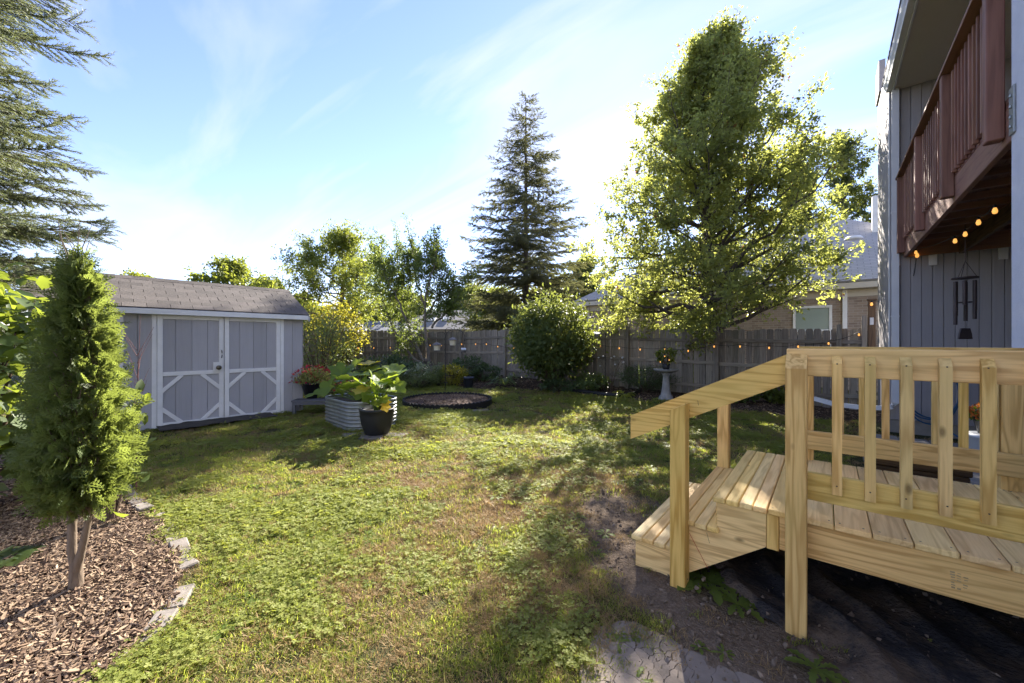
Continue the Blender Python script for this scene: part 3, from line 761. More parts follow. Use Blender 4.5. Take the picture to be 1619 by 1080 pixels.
M_ORANGE = leafmat('orange_petal', (.55, .16, .02), (.40, .09, .015), (.6, .2, .03), .3)
M_MUM = leafmat('mum_leaf', (.05, .085, .02), (.08, .12, .03))
n = 500; P = unit(n) * np.array([.19, .19, .14]) * (.5 + .5 * rng.random((n, 1))); P[:, 2] = np.abs(P[:, 2]) + .17
V, Fv, R = place(T_DIAM, P, unit(n) + np.array([0, 0, .4]), unit(n), .055); link('leaves', rawmesh('leaves', V, Fv, M_MUM, False, R), mp_)
n = 420; P = unit(n) * np.array([.20, .20, .16]) * (.9 + .15 * rng.random((n, 1))); P[:, 2] = np.abs(P[:, 2]) + .18
V, Fv, R = place(T_DIAM, P, unit(n) + P * 3, P - np.array([0, 0, .18]), .04); link('blossom', rawmesh('blossom', V, Fv, M_ORANGE, False, R), mp_)

# --- old timber step beyond the new deck
ot = empty('old_step', (.52, 4.35, 0), 'weathered brown timber step behind the new deck', 'step')
for i in range(3): plank('tread_board', .24, .80, 4.16 + .13 * i, 4.285 + .13 * i, .535, .585, oldtimber, ot, .006)
plank('side_beam', .25, .79, 4.17, 4.21, .37, .53, oldtimber, ot, .006)
plank('side_beam', .25, .79, 4.49, 4.53, .37, .53, oldtimber, ot, .006)
for x_ in (.27, .70): plank('leg', x_, x_ + .08, 4.22, 4.48, -.05, .36, oldtimber, ot, .006)

# ------------------------------------------------------------------ the new deck
deck = empty('wooden_deck', (-.05, 3.1, 0), 'new pale pine deck with steps, posts and railings', 'deck')
DT = .595; YN, YF = 2.485, 3.75; SN, SF = 2.51, 3.725
DX = deck.location
xb = -.247; 
while xb < .93:
    w = min(.136, .945 - xb)
    o = plank('deck_board', xb + .002, xb + w, YN + random.gauss(0, .0015), YF, DT - .028, DT + random.gauss(0, .0008), pine_board, deck, .004); xb += .138
def strips(name, a, b, top):
    n = 4; w = (b - a) / n
    for i in range(n): plank(name, a + i * w + .0015, a + (i + 1) * w - .0015, YN + random.gauss(0, .002), YF, top - .030, top, pine_board, deck, .005)
M_SCREW = pm('deck_screw', (.16, .12, .08), None, .5, 5, 0)
for bd_ in [q for q in deck.children if q.name.startswith('deck_board')]:
    for sx in (-.045, .045):
        for yy_ in (-.595, .595): link('screw', cbox(.007, .007, .0016, .0004, M_SCREW), bd_, (sx + random.gauss(0, .004), yy_ + random.gauss(0, .004), .0142))
strips('stair_tread', -.516, -.249, DT); strips('stair_tread', -.745, -.485, .415); strips('stair_tread', -1.007, -.715, .222)
for (f, bk) in ((SN, SN + .038), (SF - .038, SF)):
    plank('stringer', -.197, .945, f, bk, DT - .212, DT - .0285, pine, deck, .004)
    plank('joint_block', -.255, -.199, f + .002, bk + .03 if f == SN else bk - .002, DT - .225, DT - .029, pine, deck, .003)
    poly = [(-.985, .19), (-.985, -.02), (-.80, -.02), (-.257, .377), (-.257, DT - .0305), (-.497, DT - .0305), (-.497, .3835), (-.725, .3835), (-.725, .1905)]
    prism('stair_stringer', [(p[0], p[1]) for p in poly], 1, f, bk, pine(0), deck, deck.location)
plank('riser', -.985, -.96, SN + .04, SF - .04, .02, .19, pine, deck); plank('riser', -.735, -.71, SN + .04, SF - .04, .2, .383, pine, deck); plank('riser', -.51, -.485, SN + .04, SF - .04, .4, .563, pine, deck)
for x_ in (.05, .45, .85): plank('joist', x_, x_ + .038, SN + .04, SF - .04, DT - .21, DT - .029, pine, deck)
def bevel_post(name, x, y0, y1, zf, zb, mat=None, slope_x=0., z_bot=-.05):
    h = .0445; c = .004
    V = []; xs = (x - h, x + h)
    def zt(xx, yy): return zf + (zb - zf) * (yy - y0) / (y1 - y0) + slope_x * (xx - x)
    ring = [(xs[0] + c, y0), (xs[1] - c, y0), (xs[1], y0 + c), (xs[1], y1 - c), (xs[1] - c, y1), (xs[0] + c, y1), (xs[0], y1 - c), (xs[0], y0 + c)]
    ctr = Vector((x, (y0 + y1) / 2, .6))
    for (a, b) in ring: V.append((a - ctr.x, b - ctr.y, z_bot - ctr.z))
    for (a, b) in ring: V.append((a - ctr.x, b - ctr.y, zt(a, b) - ctr.z))
    F = [tuple(range(8))[::-1], tuple(range(8, 16))] + [(i, (i + 1) % 8, 8 + (i + 1) % 8, 8 + i) for i in range(8)]
    return link(name, pymesh(name, V, F, mat or pine(2)), deck, ctr - deck.location)
bevel_post('post', -.121, 2.42, 2.508, 1.362, 1.436)
bevel_post('post', -.694, 2.42, 2.508, 1.105, 1.105, slope_x=.5)
bevel_post('post', -.121, 3.727, 3.815, 1.436, 1.362)
bevel_post('post', -.694, 3.727, 3.815, 1.105, 1.105, slope_x=.5)
bevel_post('post', .873, 3.727, 3.815, 1.436, 1.362)
bevel_post('post', .873, 2.42, 2.508, 1.362, 1.436)
def rail(name, y0, y1, z0, z1, xa=-.165, xb=.94): return plank(name, xa, xb, y0, y1, z0, z1, pine, deck, .004)
for (f, bk) in ((SN, SN + .038), (SF - .038, SF)):
    rail('top_rail', f, bk, 1.322, 1.462); rail('bottom_rail', f, bk, .684, .823)
    xa, xe = -1.02, -.168; za, ze = 1.003, 1.43; vh = .1565
    prism('handrail', [(xa, za), (xe, ze), (xe, ze - vh), (xa, za - vh)], 1, f, bk, pine(0), deck, deck.location)
def baluster(x, y0, y1, front):
    h = .019; ctr = Vector((x, (y0 + y1) / 2, 1.09)); zs = (1.392, 1.428) if front else (1.428, 1.392)
    V = [(sx * h, yy - ctr.y, .745 - ctr.z) for sx, yy in ((-1, y0), (1, y0), (1, y1), (-1, y1))] + [(sx * h, yy - ctr.y, zz - ctr.z) for sx, yy, zz in ((-1, y0, zs[0]), (1, y0, zs[0]), (1, y1, zs[1]), (-1, y1, zs[1]))]
    F = [(3, 2, 1, 0), (4, 5, 6, 7)] + [(i, (i + 1) % 4, 4 + (i + 1) % 4, 4 + i) for i in range(4)]
    o = link('baluster', pymesh('baluster', V, F, pine(2)), deck, ctr - deck.location)
    M_NAIL = pm('screw_head', (.09, .06, .04), None, .5, 5, 0)
    for zz in (.30, -.30):
        yb = (y0 - .0012) if front else y1
        q = cbox(.006, .0024, .006, .001, M_NAIL); link('screw', q, o, (random.gauss(0, .002), yb + .0 - ctr.y, zz))
for i in range(8): baluster(.0394 + .12 * i, 2.472, 2.5095, True) if .0394 + .12 * i < .8 else None
for i in range(7): baluster(.079 + .12 * i, 3.7255, 3.763, False)
# carpenter's marks
M_RED = pm('red_crayon', (.55, .06, .03), None, .8, 5, 0); M_INK = pm('ink_stamp', (.34, .24, .12), (.42, .31, .15), .8, 60, 0); M_PENCIL = pm('pencil_mark', (.12, .09, .06), None, .8, 5, 0)
def mark(name, x, z, L, w, ang, mat): 
    o = link(name, cbox(L, .001, w, .0003, mat), deck, Vector((x, SN - .0006, z)) - deck.location); o.rotation_euler = (0, ang, 0); return o
mark('crayon_line', -.60, .245, .20, .003, math.radians(60), M_RED)
mark('pencil_line', -.545, .335, .06, .002, math.radians(75), M_PENCIL)
mark('pencil_line', -.66, 1.10, .05, .002, math.radians(60), M_PENCIL); mark('pencil_line', -.60, 1.13, .03, .002, math.radians(80), M_PENCIL)
for i in range(3):
    for j in range(7):
        if random.random() < .85: mark('ink_stamp', .425 + i * .018 + random.gauss(0, .001), .432 + j * .011, .010 + .005 * random.random(), .005 * (.5 + random.random()), random.gauss(0, .1), M_INK)

# black weed fabric under the deck
t = NT('weed_fabric'); n1 = t.noise(t.coord(), 3.2, 5, .6); n2 = t.noise(t.coord(), 45, 4)
M_FAB = t.base(t.mix(t.rng(t.math('ADD', n1, t.math('MULTIPLY', n2, .25)), .60, .74), t.mix(n2, (.026, .025, .027), (.06, .054, .052)), t.mix(n2, (.15, .11, .08), (.08, .06, .045))), .95, 0, .1); t.bump(t.math('ADD', n2, n1), .8, .02)
xs = np.arange(-.75, 1.0, .02); ys = np.arange(1.35, 3.7, .02); X, Y = np.meshgrid(xs, ys)
fz = gz(X, Y) + .026 + .045 * vn(X, Y, .10, 51) * vn(X, Y, .4, 52) + .06 * np.abs(np.sin(X * 9 + Y * 6 + 3 * vn(X, Y, .5, 53))) ** 6 * vn(X, Y, .6, 54)
edge = poly_sd(X, Y, [(-.70, 2.85), (-.42, 2.68), (-.12, 2.52), (.10, 2.28), (.32, 1.98), (.50, 1.65), (.9, 1.45), (.9, 3.6), (-.3, 3.6), (-.66, 3.2)]) + .30 * (vn(X, Y, .18, 55) - .5)
fz = fz - np.clip(edge + .02, 0, .1) * 1.2
ok = edge < .06
n_x = len(xs); k0 = np.array([j * n_x + i for j in range(len(ys) - 1) for i in range(n_x - 1) if ok[j, i] and ok[j + 1, i + 1]])
fab = link('weed_fabric', rawmesh('weed_fabric', np.stack([X, Y, fz], -1), np.stack([k0, k0 + 1, k0 + n_x + 1, k0 + n_x], -1), M_FAB, True))
tag(fab, 'crumpled black weed fabric on the soil under the deck', 'weed fabric')

x, y = rng.uniform(-.7, .95, 420), rng.uniform(1.5, 3.6, 420); n = len(x)
gn_scatter('soil_on_fabric', np.stack([x, y, gz(x, y) + .045], -1), rng.random((n, 3)) * 6.28, .3 + 1.3 * rng.random(n) ** 3, rng.integers(0, 5, n), CD, 'crumbs of soil fallen on the black fabric', 'soil')
# cracked dry mud in front of the steps: each plate a piece of its own
M_MUD = pm('dry_mud', (.24, .195, .16), (.17, .14, .115), .95, 12, .6, 60, var=.10)
mud = empty('dry_mud_patch', tuple(W(.62, 1.68, 0)), 'patch of pale dry mud cracked into plates near the deck post', 'mud patch')
OUT = MUD_C
sites = [(.34 + .9 * random.random(), 1.25 + .78 * random.random()) for _ in range(2500)]
keep = []
for s in sites:
    if poly_sd(np.array(s[0]), np.array(s[1]), OUT) < 0 and all(math.hypot(s[0] - q[0], s[1] - q[1]) > (.026 + .075 * vn(s[0], s[1], .2, 61) ** 1.5) for q in keep): keep.append(s)
def clip(poly, a, b):
    """keep the side of the bisector of a,b nearer a"""
    mx, my = (a[0] + b[0]) / 2, (a[1] + b[1]) / 2; nx_, ny_ = b[0] - a[0], b[1] - a[1]; out = []
    for i in range(len(poly)):
        p, q = poly[i], poly[(i + 1) % len(poly)]; dp = (p[0] - mx) * nx_ + (p[1] - my) * ny_; dq = (q[0] - mx) * nx_ + (q[1] - my) * ny_
        if dp <= 0: out.append(p)
        if (dp < 0) != (dq < 0) and dp != dq: tt = dp / (dp - dq); out.append((p[0] + tt * (q[0] - p[0]), p[1] + tt * (q[1] - p[1])))
    return out
for s in keep:
    poly = [(s[0] + .11 * math.cos(a), s[1] + .11 * math.sin(a)) for a in np.linspace(0, 6.283, 10, endpoint=False)]
    for q in keep:
        if q is not s and math.hypot(q[0] - s[0], q[1] - s[1]) < .25: poly = clip(poly, s, q)
    if len(poly) < 3: continue
    fine = []
    for i in range(len(poly)):
        p, q = poly[i], poly[(i + 1) % len(poly)]; L = math.hypot(q[0] - p[0], q[1] - p[1]); m_ = max(1, int(L / .014))
        fine += [(p[0] + (q[0] - p[0]) * j / m_, p[1] + (q[1] - p[1]) * j / m_) for j in range(m_)]
    gap = .0009 + .0022 * random.random() ** 3; pts = []
    for (a, b) in fine:
        a2 = a + .016 * float(vn(a, b, .03, 62) - .5) + .02 * float(vn(a, b, .08, 64) - .5); b2 = b + .016 * float(vn(a, b, .03, 63) - .5) + .02 * float(vn(a, b, .08, 65) - .5); d = math.hypot(a2 - s[0], b2 - s[1]); k = max(0., 1 - gap / max(d, .01)); pts.append((s[0] + (a2 - s[0]) * k, s[1] + (b2 - s[1]) * k))
    c3 = W(s[0], s[1]); zt = gzf(c3) + .022 - .014 * max(0, float(poly_sd(np.array(s[0]), np.array(s[1]), OUT)) / .2 + 1) + random.gauss(0, .0006); n = len(pts)
    V = []
    for zz, k in ((zt - .03, .985), (zt - .0015, 1.), (zt, .975)):
        for (a, b) in pts: w_ = W(s[0] + (a - s[0]) * k, s[1] + (b - s[1]) * k); V.append((w_.x - c3.x, w_.y - c3.y, zz))
    V.append((0, 0, zt + .0005)); F = [(r * n + i, r * n + (i + 1) % n, (r + 1) * n + (i + 1) % n, (r + 1) * n + i) for r in (0, 1) for i in range(n)] + [(2 * n + i, 2 * n + (i + 1) % n, 3 * n) for i in range(n)]
    link('mud_plate', pymesh('mud_plate', V, F, M_MUD), mud, (c3.x - mud.location.x, c3.y - mud.location.y, 0))
# ------------------------------------------------------------------ garden shed
M_SHED = paintmat('shed_grey_paint', (.455, .44, .45), (.37, .355, .36))
M_WHITE = pm('white_paint', (.88, .86, .83), (.78, .76, .73), .55, 6, .15, 40, var=.05)
M_SHING = pm('roof_shingle', (.115, .098, .088), (.078, .066, .06), .95, 25, .7, 120, var=.22, bdist=.006)
shed_rz = math.atan2(-.736, -.677)                       # local +x runs along the front to the left
fr = W(-4.52, 8.32); 
S2 = W(-.677, -.736); srz = math.atan2(S2.y, S2.x)
shed = empty('garden_shed', (fr.x, fr.y, -.035), 'grey garden shed with white-framed double doors and shingle roof', 'shed', None, srz)
SL, SD, SH = 3.7, 2.4, 2.05                               # local: x along front (0 = right corner), y = toward the viewer is +? depth below
# depth axis: local y so that back is -y or +y
_b = W(-.736, .677); _ly = Vector((-math.sin(srz), math.cos(srz), 0)); DS = 1 if _b.dot(_ly) > 0 else -1
def sp(name, x0, x1, d0, d1, z0_, z1_, mat, parent=None, c=.003):
    a, b = sorted((DS * d0, DS * d1)); p = parent or shed
    dm = (x1 - x0, b - a, z1_ - z0_); me = cbox(*dm, min(c, min(dm) * .45), mat)
    loc = Vector(((x0 + x1) / 2, (a + b) / 2, (z0_ + z1_) / 2))
    if p is not shed: loc -= p.location
    return link(name, me, p, loc)
zb = .04
D0, D1, D2 = .42, 1.38, 2.33                              # right jamb, meeting line, left jamb
xx = 0.0
while xx < D0 - .02: w = min(.20, D0 - .012 - xx); sp('siding_board', xx + .003, xx + w - .003, 0, .02, zb, SH, M_SHED); xx += w
xx = D2 + .02
while xx < SL: w = min(.205, SL - xx); sp('siding_board', xx + .003, xx + w - .003, 0, .02, zb, SH, M_SHED); xx += w
for s, nm in ((0, 'right'), (SL, 'left')):
    dd = 0.0
    while dd < SD - .01: w = .2; o = sp('side_board', s - .01 if s else .0, s if s else .02, dd + .023, dd + w + .017, zb, SH + (.62 * (1 - abs(dd + .1 - SD / 2) / (SD / 2))) - .05, M_SHED); dd += w
sp('inner_wall', .03, SL - .03, .03, .06, zb, SH, M_SHED); sp('rear_wall', .0, SL, SD, SD + .03, zb, SH, M_SHED)
sp('corner_trim', -.012, -.002, -.006, .06, zb, SH, M_SHED); sp('skid', .02, SL - .02, .05, .15, -.1, zb - .004, oldtimber(0))
for x_ in (D0 - .055, D2 - .01): sp('door_jamb', x_, x_ + .062, -.022, .02, zb, SH, M_WHITE)
def door(xa, xb, swing):
    d = bpy.data.objects.new('door', None); d.parent = shed; d.location = ((xa + xb) / 2, 0, zb); COL.objects.link(d)
    zt = SH - .05; w = xb - xa; n = 4
    for i in range(n): sp('panel_board', xa + .02 + (w - .04) * i / n + .002, xa + .02 + (w - .04) * (i + 1) / n - .002, -.004, .014, zb + .02, zt - .02, M_SHED, d)
    sp('stile', xa + .003, xa + .075, -.028, -.006, zb + .01, zt, M_WHITE, d); sp('stile', xb - .075, xb - .003, -.028, -.006, zb + .01, zt, M_WHITE, d)
    zm = zb + .93
    for (a, b) in ((zb + .012, zb + .085), (zm - .035, zm + .035), (zt - .075, zt - .002)): sp('cross_rail', xa + .077, xb - .077, -.027, -.006, a, b, M_WHITE, d)
    def brace(cx, cz, ang):
        o = link('brace', cbox(.40, .018, .062, .003, M_WHITE), d, Vector((cx, DS * -.0155, cz)) - d.location); o.rotation_euler = (0, -ang, 0)
    for cx, sgn in ((xa + .19, 1), (xb - .19, -1)):
        brace(cx, zm - .17, sgn * math.radians(45)); brace(cx, zb + .20, -sgn * math.radians(45))
    return d
dr_ = door(D0 + .01, D1 - .003, 1); dl = door(D1 + .003, D2 - .012, -1)
M_BRASS = pm('aged_brass', (.22, .19, .13), (.15, .13, .09), .4, 10, .1, 40, metal=.8)
sp('lock_plate', D1 + .03, D1 + .17, -.040, -.029, .97, 1.15, M_WHITE, dl)
g = Geo(); g.lathe([(0, .0), (.035, 0), (.042, .012), (.042, .05), (.03, .062), (0, .064)], 14); o = g.obj('padlock', M_BRASS, dl, True, Vector((D1 + .09, DS * -.042, 1.05)) - dl.location); o.rotation_euler = (math.radians(90 * DS), 0, 0)
g = Geo(); th = np.linspace(0, np.pi, 9); g.tube(np.stack([0 * th, -DS * .035 * np.sin(th), .07 * np.cos(th)], -1), .008, 6); g.obj('handle', M_BLACKPOT, dl, True, Vector((D1 + .04, DS * -.030, 1.30)) - dl.location)
# white-trimmed window left of the doors
wx = 2.72; win = bpy.data.objects.new('window', None); win.parent = shed; win.location = (wx, 0, 1.2); COL.objects.link(win)
sp('window_frame', wx, wx + .08, -.025, -.002, 1.08, 1.95, M_WHITE, win); sp('window_frame', wx + .60, wx + .68, -.025, -.002, 1.08, 1.95, M_WHITE, win); sp('window_frame', wx + .082, wx + .598, -.025, -.002, 1.87, 1.95, M_WHITE, win); sp('window_sill', wx + .082, wx + .598, -.03, -.002, 1.08, 1.15, M_WHITE, win)
M_GLASS = pm('dark_glass', (.03, .035, .04), None, .08, 2, 0, spec=.6); sp('pane', wx + .082, wx + .598, -.012, -.003, 1.152, 1.868, M_GLASS, win)
# roof
OV = .14; RZ = 2.74; EZ = 2.10; RUN = SD / 2 + OV; sl_a = math.atan2(RZ - EZ, RUN); SLN = math.hypot(RZ - EZ, RUN)
sp('fascia', -.07, SL + .07, -OV - .02, -OV - .0, EZ - .105, EZ - .012, M_WHITE); sp('fascia', -.07, SL + .07, SD + OV, SD + OV + .02, EZ - .105, EZ - .012, M_WHITE)
sp('soffit', -.06, SL + .06, -OV, -.003, EZ - .10, EZ - .085, M_WHITE)
for side in (0, 1):
    def rp(s, up):                                        # point on the slope: s up from eave
        d = -OV + s * math.cos(sl_a); d = d if side == 0 else SD - d
        return DS * (d), EZ + s * math.sin(sl_a) + up
    V = []
    for up in (-.03, -.003):
        for (x_, s_) in ((-.08, -.02), (SL + .08, -.02), (SL + .08, SLN), (-.08, SLN)): dd, zz = rp(s_, up); V.append((x_, dd, zz))
    link('roof_deck', pymesh('roof_deck', V, [(0, 1, 2, 3), (7, 6, 5, 4), (0, 4, 5, 1), (1, 5, 6, 2), (2, 6, 7, 3), (3, 7, 4, 0)], M_ROOF), shed)
    ncs = 9; ex = SLN / ncs
    for c_ in range(ncs):
        x_ = -.10 - (.0 if c_ % 2 else .15); 
        while x_ < SL + .08:
            xa = max(x_, -.10); xb = min(x_ + .30, SL + .10)
            if xb - xa > .04:
                key = ('shg', round(xb - xa, 3))
                if key not in BOXC: BOXC[key] = cbox(xb - xa - .006, ex * 1.12, .009, .002, M_SHING)
                dd, zz = rp((c_ + .5) * ex, .008 + random.random() * .003)
                o = link('shingle', BOXC[key], shed, ((xa + xb) / 2, dd, zz)); tl = sl_a + .012
                o.rotation_euler = ((tl if (side == 0) == (DS > 0) else -tl) + .0, random.gauss(0, .003), random.gauss(0, .004))
            x_ += .30
x_ = -.10
while x_ < SL + .08:
    V = []; 
    for xq in (x_, x_ + .235):
        for (d_, z_) in ((-.13, -.058), (0, .016), (.13, -.058), (.13, -.048), (0, .026), (-.13, -.048)): V.append((xq, DS * (SD / 2 + d_), RZ + z_ + (.006 if xq == x_ else 0)))
    link('ridge_cap', pymesh('ridge_cap', V, [(0, 6, 7, 1), (1, 7, 8, 2), (2, 8, 9, 3), (3, 9, 10, 4), (4, 10, 11, 5), (5, 11, 6, 0), (0, 1, 4, 5), (1, 2, 3, 4), (6, 11, 10, 7), (7, 10, 9, 8)], M_SHING), shed); x_ += .222
for e in (-.085, SL + .085):
    for side in (0, 1):
        V = []
        for dx_ in (-.012, .012):
            for (s_, u_) in ((-.02, -.13), (SLN, -.13), (SLN, -.035), (-.02, -.035)): d = -OV + s_ * math.cos(sl_a); d = d if side == 0 else SD - d; V.append((e + dx_, DS * d, EZ + s_ * math.sin(sl_a) + u_))
        link('rake_board', pymesh('rake_board', V, [(0, 1, 2, 3), (7, 6, 5, 4), (0, 4, 5, 1), (1, 5, 6, 2), (2, 6, 7, 3), (3, 7, 4, 0)], M_SHED), shed)
# dark rubber mat in front of the doors
mw = W(-5.26, 6.98); mat_ = empty('door_mat', (mw.x, mw.y, gzf(mw) + .05), 'dark earth-covered mat lying before the shed doors', 'mat', None, srz)
M_MAT = pm('dirty_mat', (.035, .03, .026), (.06, .05, .04), .95, 9, .8, 50)
g = Geo(); xs_ = np.linspace(-.85, .85, 30); ys_ = np.linspace(-.25, .25, 10); X, Y = np.meshgrid(xs_, ys_); Z = .03 * vn(X, Y, .1, 71) - .05 * np.clip(np.maximum(np.abs(X) / .85, np.abs(Y) / .25) - .75, 0, 1) * 2
k0 = np.array([j * 30 + i for j in range(9) for i in range(29)]); g.add(np.stack([X, Y, Z], -1), np.stack([k0, k0 + 1, k0 + 31, k0 + 30], -1)); g.obj('sheet', M_MAT, mat_, True)
# paver edging of the mulch bed
M_EDG = pm('edging_stone', (.23, .20, .175), (.14, .122, .105), .9, 10, .8, 60, var=.12)
def along(poly, s):
    for (a, b) in zip(poly[:-1], poly[1:]):
        L = math.hypot(b[0] - a[0], b[1] - a[1])
        if s <= L: return (a[0] + (b[0] - a[0]) * s / L, a[1] + (b[1] - a[1]) * s / L), math.atan2(b[1] - a[1], b[0] - a[0])
        s -= L
    return None, None
s = .08; i = 0
ORD = ['first', 'second', 'third', 'fourth', 'fifth', 'sixth', 'seventh', 'eighth', 'ninth', 'tenth', 'eleventh', 'twelfth', 'thirteenth', 'fourteenth', 'fifteenth']
while i < 13:
    p, a = along(EDGE_C, s)
    if p is None: break
    w = W(*p); o = link('edging_stone', cbox(.215, .105, .07, .008, M_EDG), None, (w.x, w.y, gzf(w) - .019 + random.gauss(0, .006)), (random.gauss(0, .05), random.gauss(0, .05), a + YAW + random.gauss(0, .1)))
    tag(o, f'{ORD[i]} grey edging stone of the mulch bed, counted from the viewer', 'edging stone', 'stones edging the mulch bed'); s += (.235, .25, .24, .42, .24)[i % 5]; i += 1

# ------------------------------------------------------------------ fences
FY = 11.17; FX = -14.2
def fence(name, p0, p1, label, seed):
    """boards from p0 to p1 (world), rails and posts on the garden side (left of the run is garden if flip)"""
    p0 = Vector(p0); p1 = Vector(p1); d = (p1 - p0); L = d.length; d.normalize(); nrm = Vector((d.y, -d.x, 0)); rz = math.atan2(d.y, d.x)
    f = empty(name, (p0.x, p0.y, 0), label, 'fence', None, rz); rr = random.Random(seed)
    shapes = []
    for w in (.135, .139, .143):
        e = .028; V = []; h = 1.75
        for yy in (-.008, .008):
            for (a, b) in ((-w / 2, 0), (w / 2, 0), (w / 2, h - e), (w / 2 - e, h), (-w / 2 + e, h), (-w / 2, h - e)): V.append((a, yy, b))
        F = [(5, 4, 3, 2, 1, 0), (6, 7, 8, 9, 10, 11)] + [(i, (i + 1) % 6, 6 + (i + 1) % 6, 6 + i) for i in range(6)]
        me = pymesh('picket', V, F, greyfence(2))
        import bmesh
        bm = bmesh.new(); bm.from_mesh(me); bmesh.ops.recalc_face_normals(bm, faces=bm.faces); bm.to_mesh(me); bm.free(); shapes.append(me)
    s = .07
    while s < L:
        w = p0 + d * s; o = link('picket', rr.choice(shapes), f, (s, .02 + rr.gauss(0, .002), gzf(w) + .03 + rr.gauss(0, .012))); o.rotation_euler = (rr.gauss(0, .006), rr.gauss(0, .006), rr.gauss(0, .02)); s += .148 + abs(rr.gauss(0, .003))
    s = 0.
    while s < L:
        w = p0 + d * s; e = min(2.4, L - s); w2 = p0 + d * (s + e); z_ = (gzf(w) + gzf(w2)) / 2; ti = math.atan2(gzf(w2) - gzf(w), e)
        for zz in (.30, .90, 1.50):
            if e > .3: o = link('rail', cbox(e - .01, .04, .088, .004, greyfence(0)), f, (s + e / 2, -.012, z_ + zz + rr.gauss(0, .012))); o.rotation_euler = (0, -ti + rr.gauss(0, .004), 0)
        link('post', cbox(.09, .09, 1.95, .006, greyfence(2)), f, (s, -.085, gzf(w) + .88 + rr.gauss(0, .02))).rotation_euler = (rr.gauss(0, .012), rr.gauss(0, .012), 0)
        s += 2.4
    return f
fence('wooden_fence', (FX, FY), (1.6, FY), 'long dark weathered picket fence along the back of the garden', 3)
fence('wooden_fence', (FX, 3.0), (FX, FY - .06), 'dark weathered picket fence beyond the shed on the left', 4)
# tall gate post with a lamp cable, beside the house
gp = W(*( (lambda r: (r * 8.1, 8.1))((1378 - CX) / F_PX) )); gpo = empty('gate_post', (gp.x, gp.y, 0), 'tall split brown gate post at the fence by the house', 'post')
plank('post_shaft', gp.x - .06, gp.x + .06, gp.y - .05, gp.y + .05, -.05, 2.36, oldtimber, gpo, .012); plank('post_cap', gp.x - .08, gp.x + .08, gp.y - .07, gp.y + .07, 2.362, 2.39, oldtimber, gpo, .006)
plank('side_board', gp.x - .155, gp.x - .064, gp.y - .03, gp.y + .03, -.05, 2.05, greyfence, gpo, .008); plank('label_plate', gp.x - .03, gp.x + .03, gp.y - .056, gp.y - .051, 1.85, 2.0, M_TRIM, gpo, .002)

# --- string lights
def emit(name, col, st):
    t = NT(name); t.base(col, .3); t.b.inputs['Emission Color'].default_value = (*col, 1); t.b.inputs['Emission Strength'].default_value = st; return t.m
M_BULB = emit('warm_filament', (1.0, .45, .10), .13); M_WIRE = pm('black_wire', (.015, .015, .015), None, .5, 5, 0); M_BGL = pm('bulb_glass', (.5, .42, .28), None, .1, 5, 0, spec=.6)
gb = Geo(); gb.lathe([(0, -.075), (.018, -.068), (.024, -.045), (.018, -.02), (.012, 0)], 10); BULB_ME = gb.mesh('bulb', M_BULB, True)
gs = Geo(); gs.lathe([(.0135, -.012), (.0135, .03), (.0, .032)], 8); SOCK_ME = gs.mesh('socket', M_WIRE)
def string(name, pts, label, sag=.05, scale=1.):
    pts = [Vector(p) for p in pts]; o = empty(name, pts[0], label, 'string lights'); P = []
    for a, b in zip(pts[:-1], pts[1:]):
        for i in range(6): u = i / 6; q = a.lerp(b, u); q.z -= sag * 4 * u * (1 - u) - .035 * scale; P.append(q - pts[0])
    P.append(pts[-1] - pts[0] + Vector((0, 0, .035 * scale))); g = Geo(); g.tube([tuple(q) for q in P], .006 * scale, 5); g.obj('cable', M_WIRE, o)
    for p in pts:
        b = link('bulb', BULB_ME, o, p - pts[0]); b.scale = (scale,) * 3; k = link('socket', SOCK_ME, b, (0, 0, 0))
    return o
def on_fence(px, py, off=.16):
    r = (px - CX) / F_PX; Yc = (FY - off) / (SA * r + CA); return PX(px, py, Yc)
def on_left(px, py, off=.16):
    r = (px - CX) / F_PX; Yc = (FX + off) / (CA * r - SA); return PX(px, py, Yc)
string('string_lights', [on_left(p, q) for p, q in ((540, 549), (566, 549), (591, 549), (617, 549), (641, 545))], 'bulb string along the fence left of the fruit tree', .06, .8)
string('string_lights', [on_fence(p, q) for p, q in ((660, 546), (680, 545), (698, 545), (730, 543), (752, 543), (769, 543), (787, 547), (812, 549))], 'bulb string along the fence between the fruit tree and big shrub', .05, .8)
string('string_lights', [on_fence(p, q) for p, q in ((949, 546), (979, 549), (1012, 551), (1051, 551), (1088, 553), (1129, 546), (1170, 546), (1216, 548), (1262, 546), (1310, 541), (1358, 527))], 'bulb string along the fence behind the birdbath', .04, .8)
pb = [PX(1573, 328, 3.5), PX(1547, 347, 3.95), PX(1526, 366, 4.35), PX(1510, 377, 4.62), PX(1448, 396, 6.0)]
string('string_lights', pb, 'bulb string hung under the balcony floor', .03, .8)
q0 = PX(1450, 400, 6.1); q1 = PX(1440, 449, 6.3); q2 = PX(1378, 478, 8.0)
string('string_lights', [q0, q1, q2], 'single bulb on the cable from balcony to gate post', .12, 1.0)
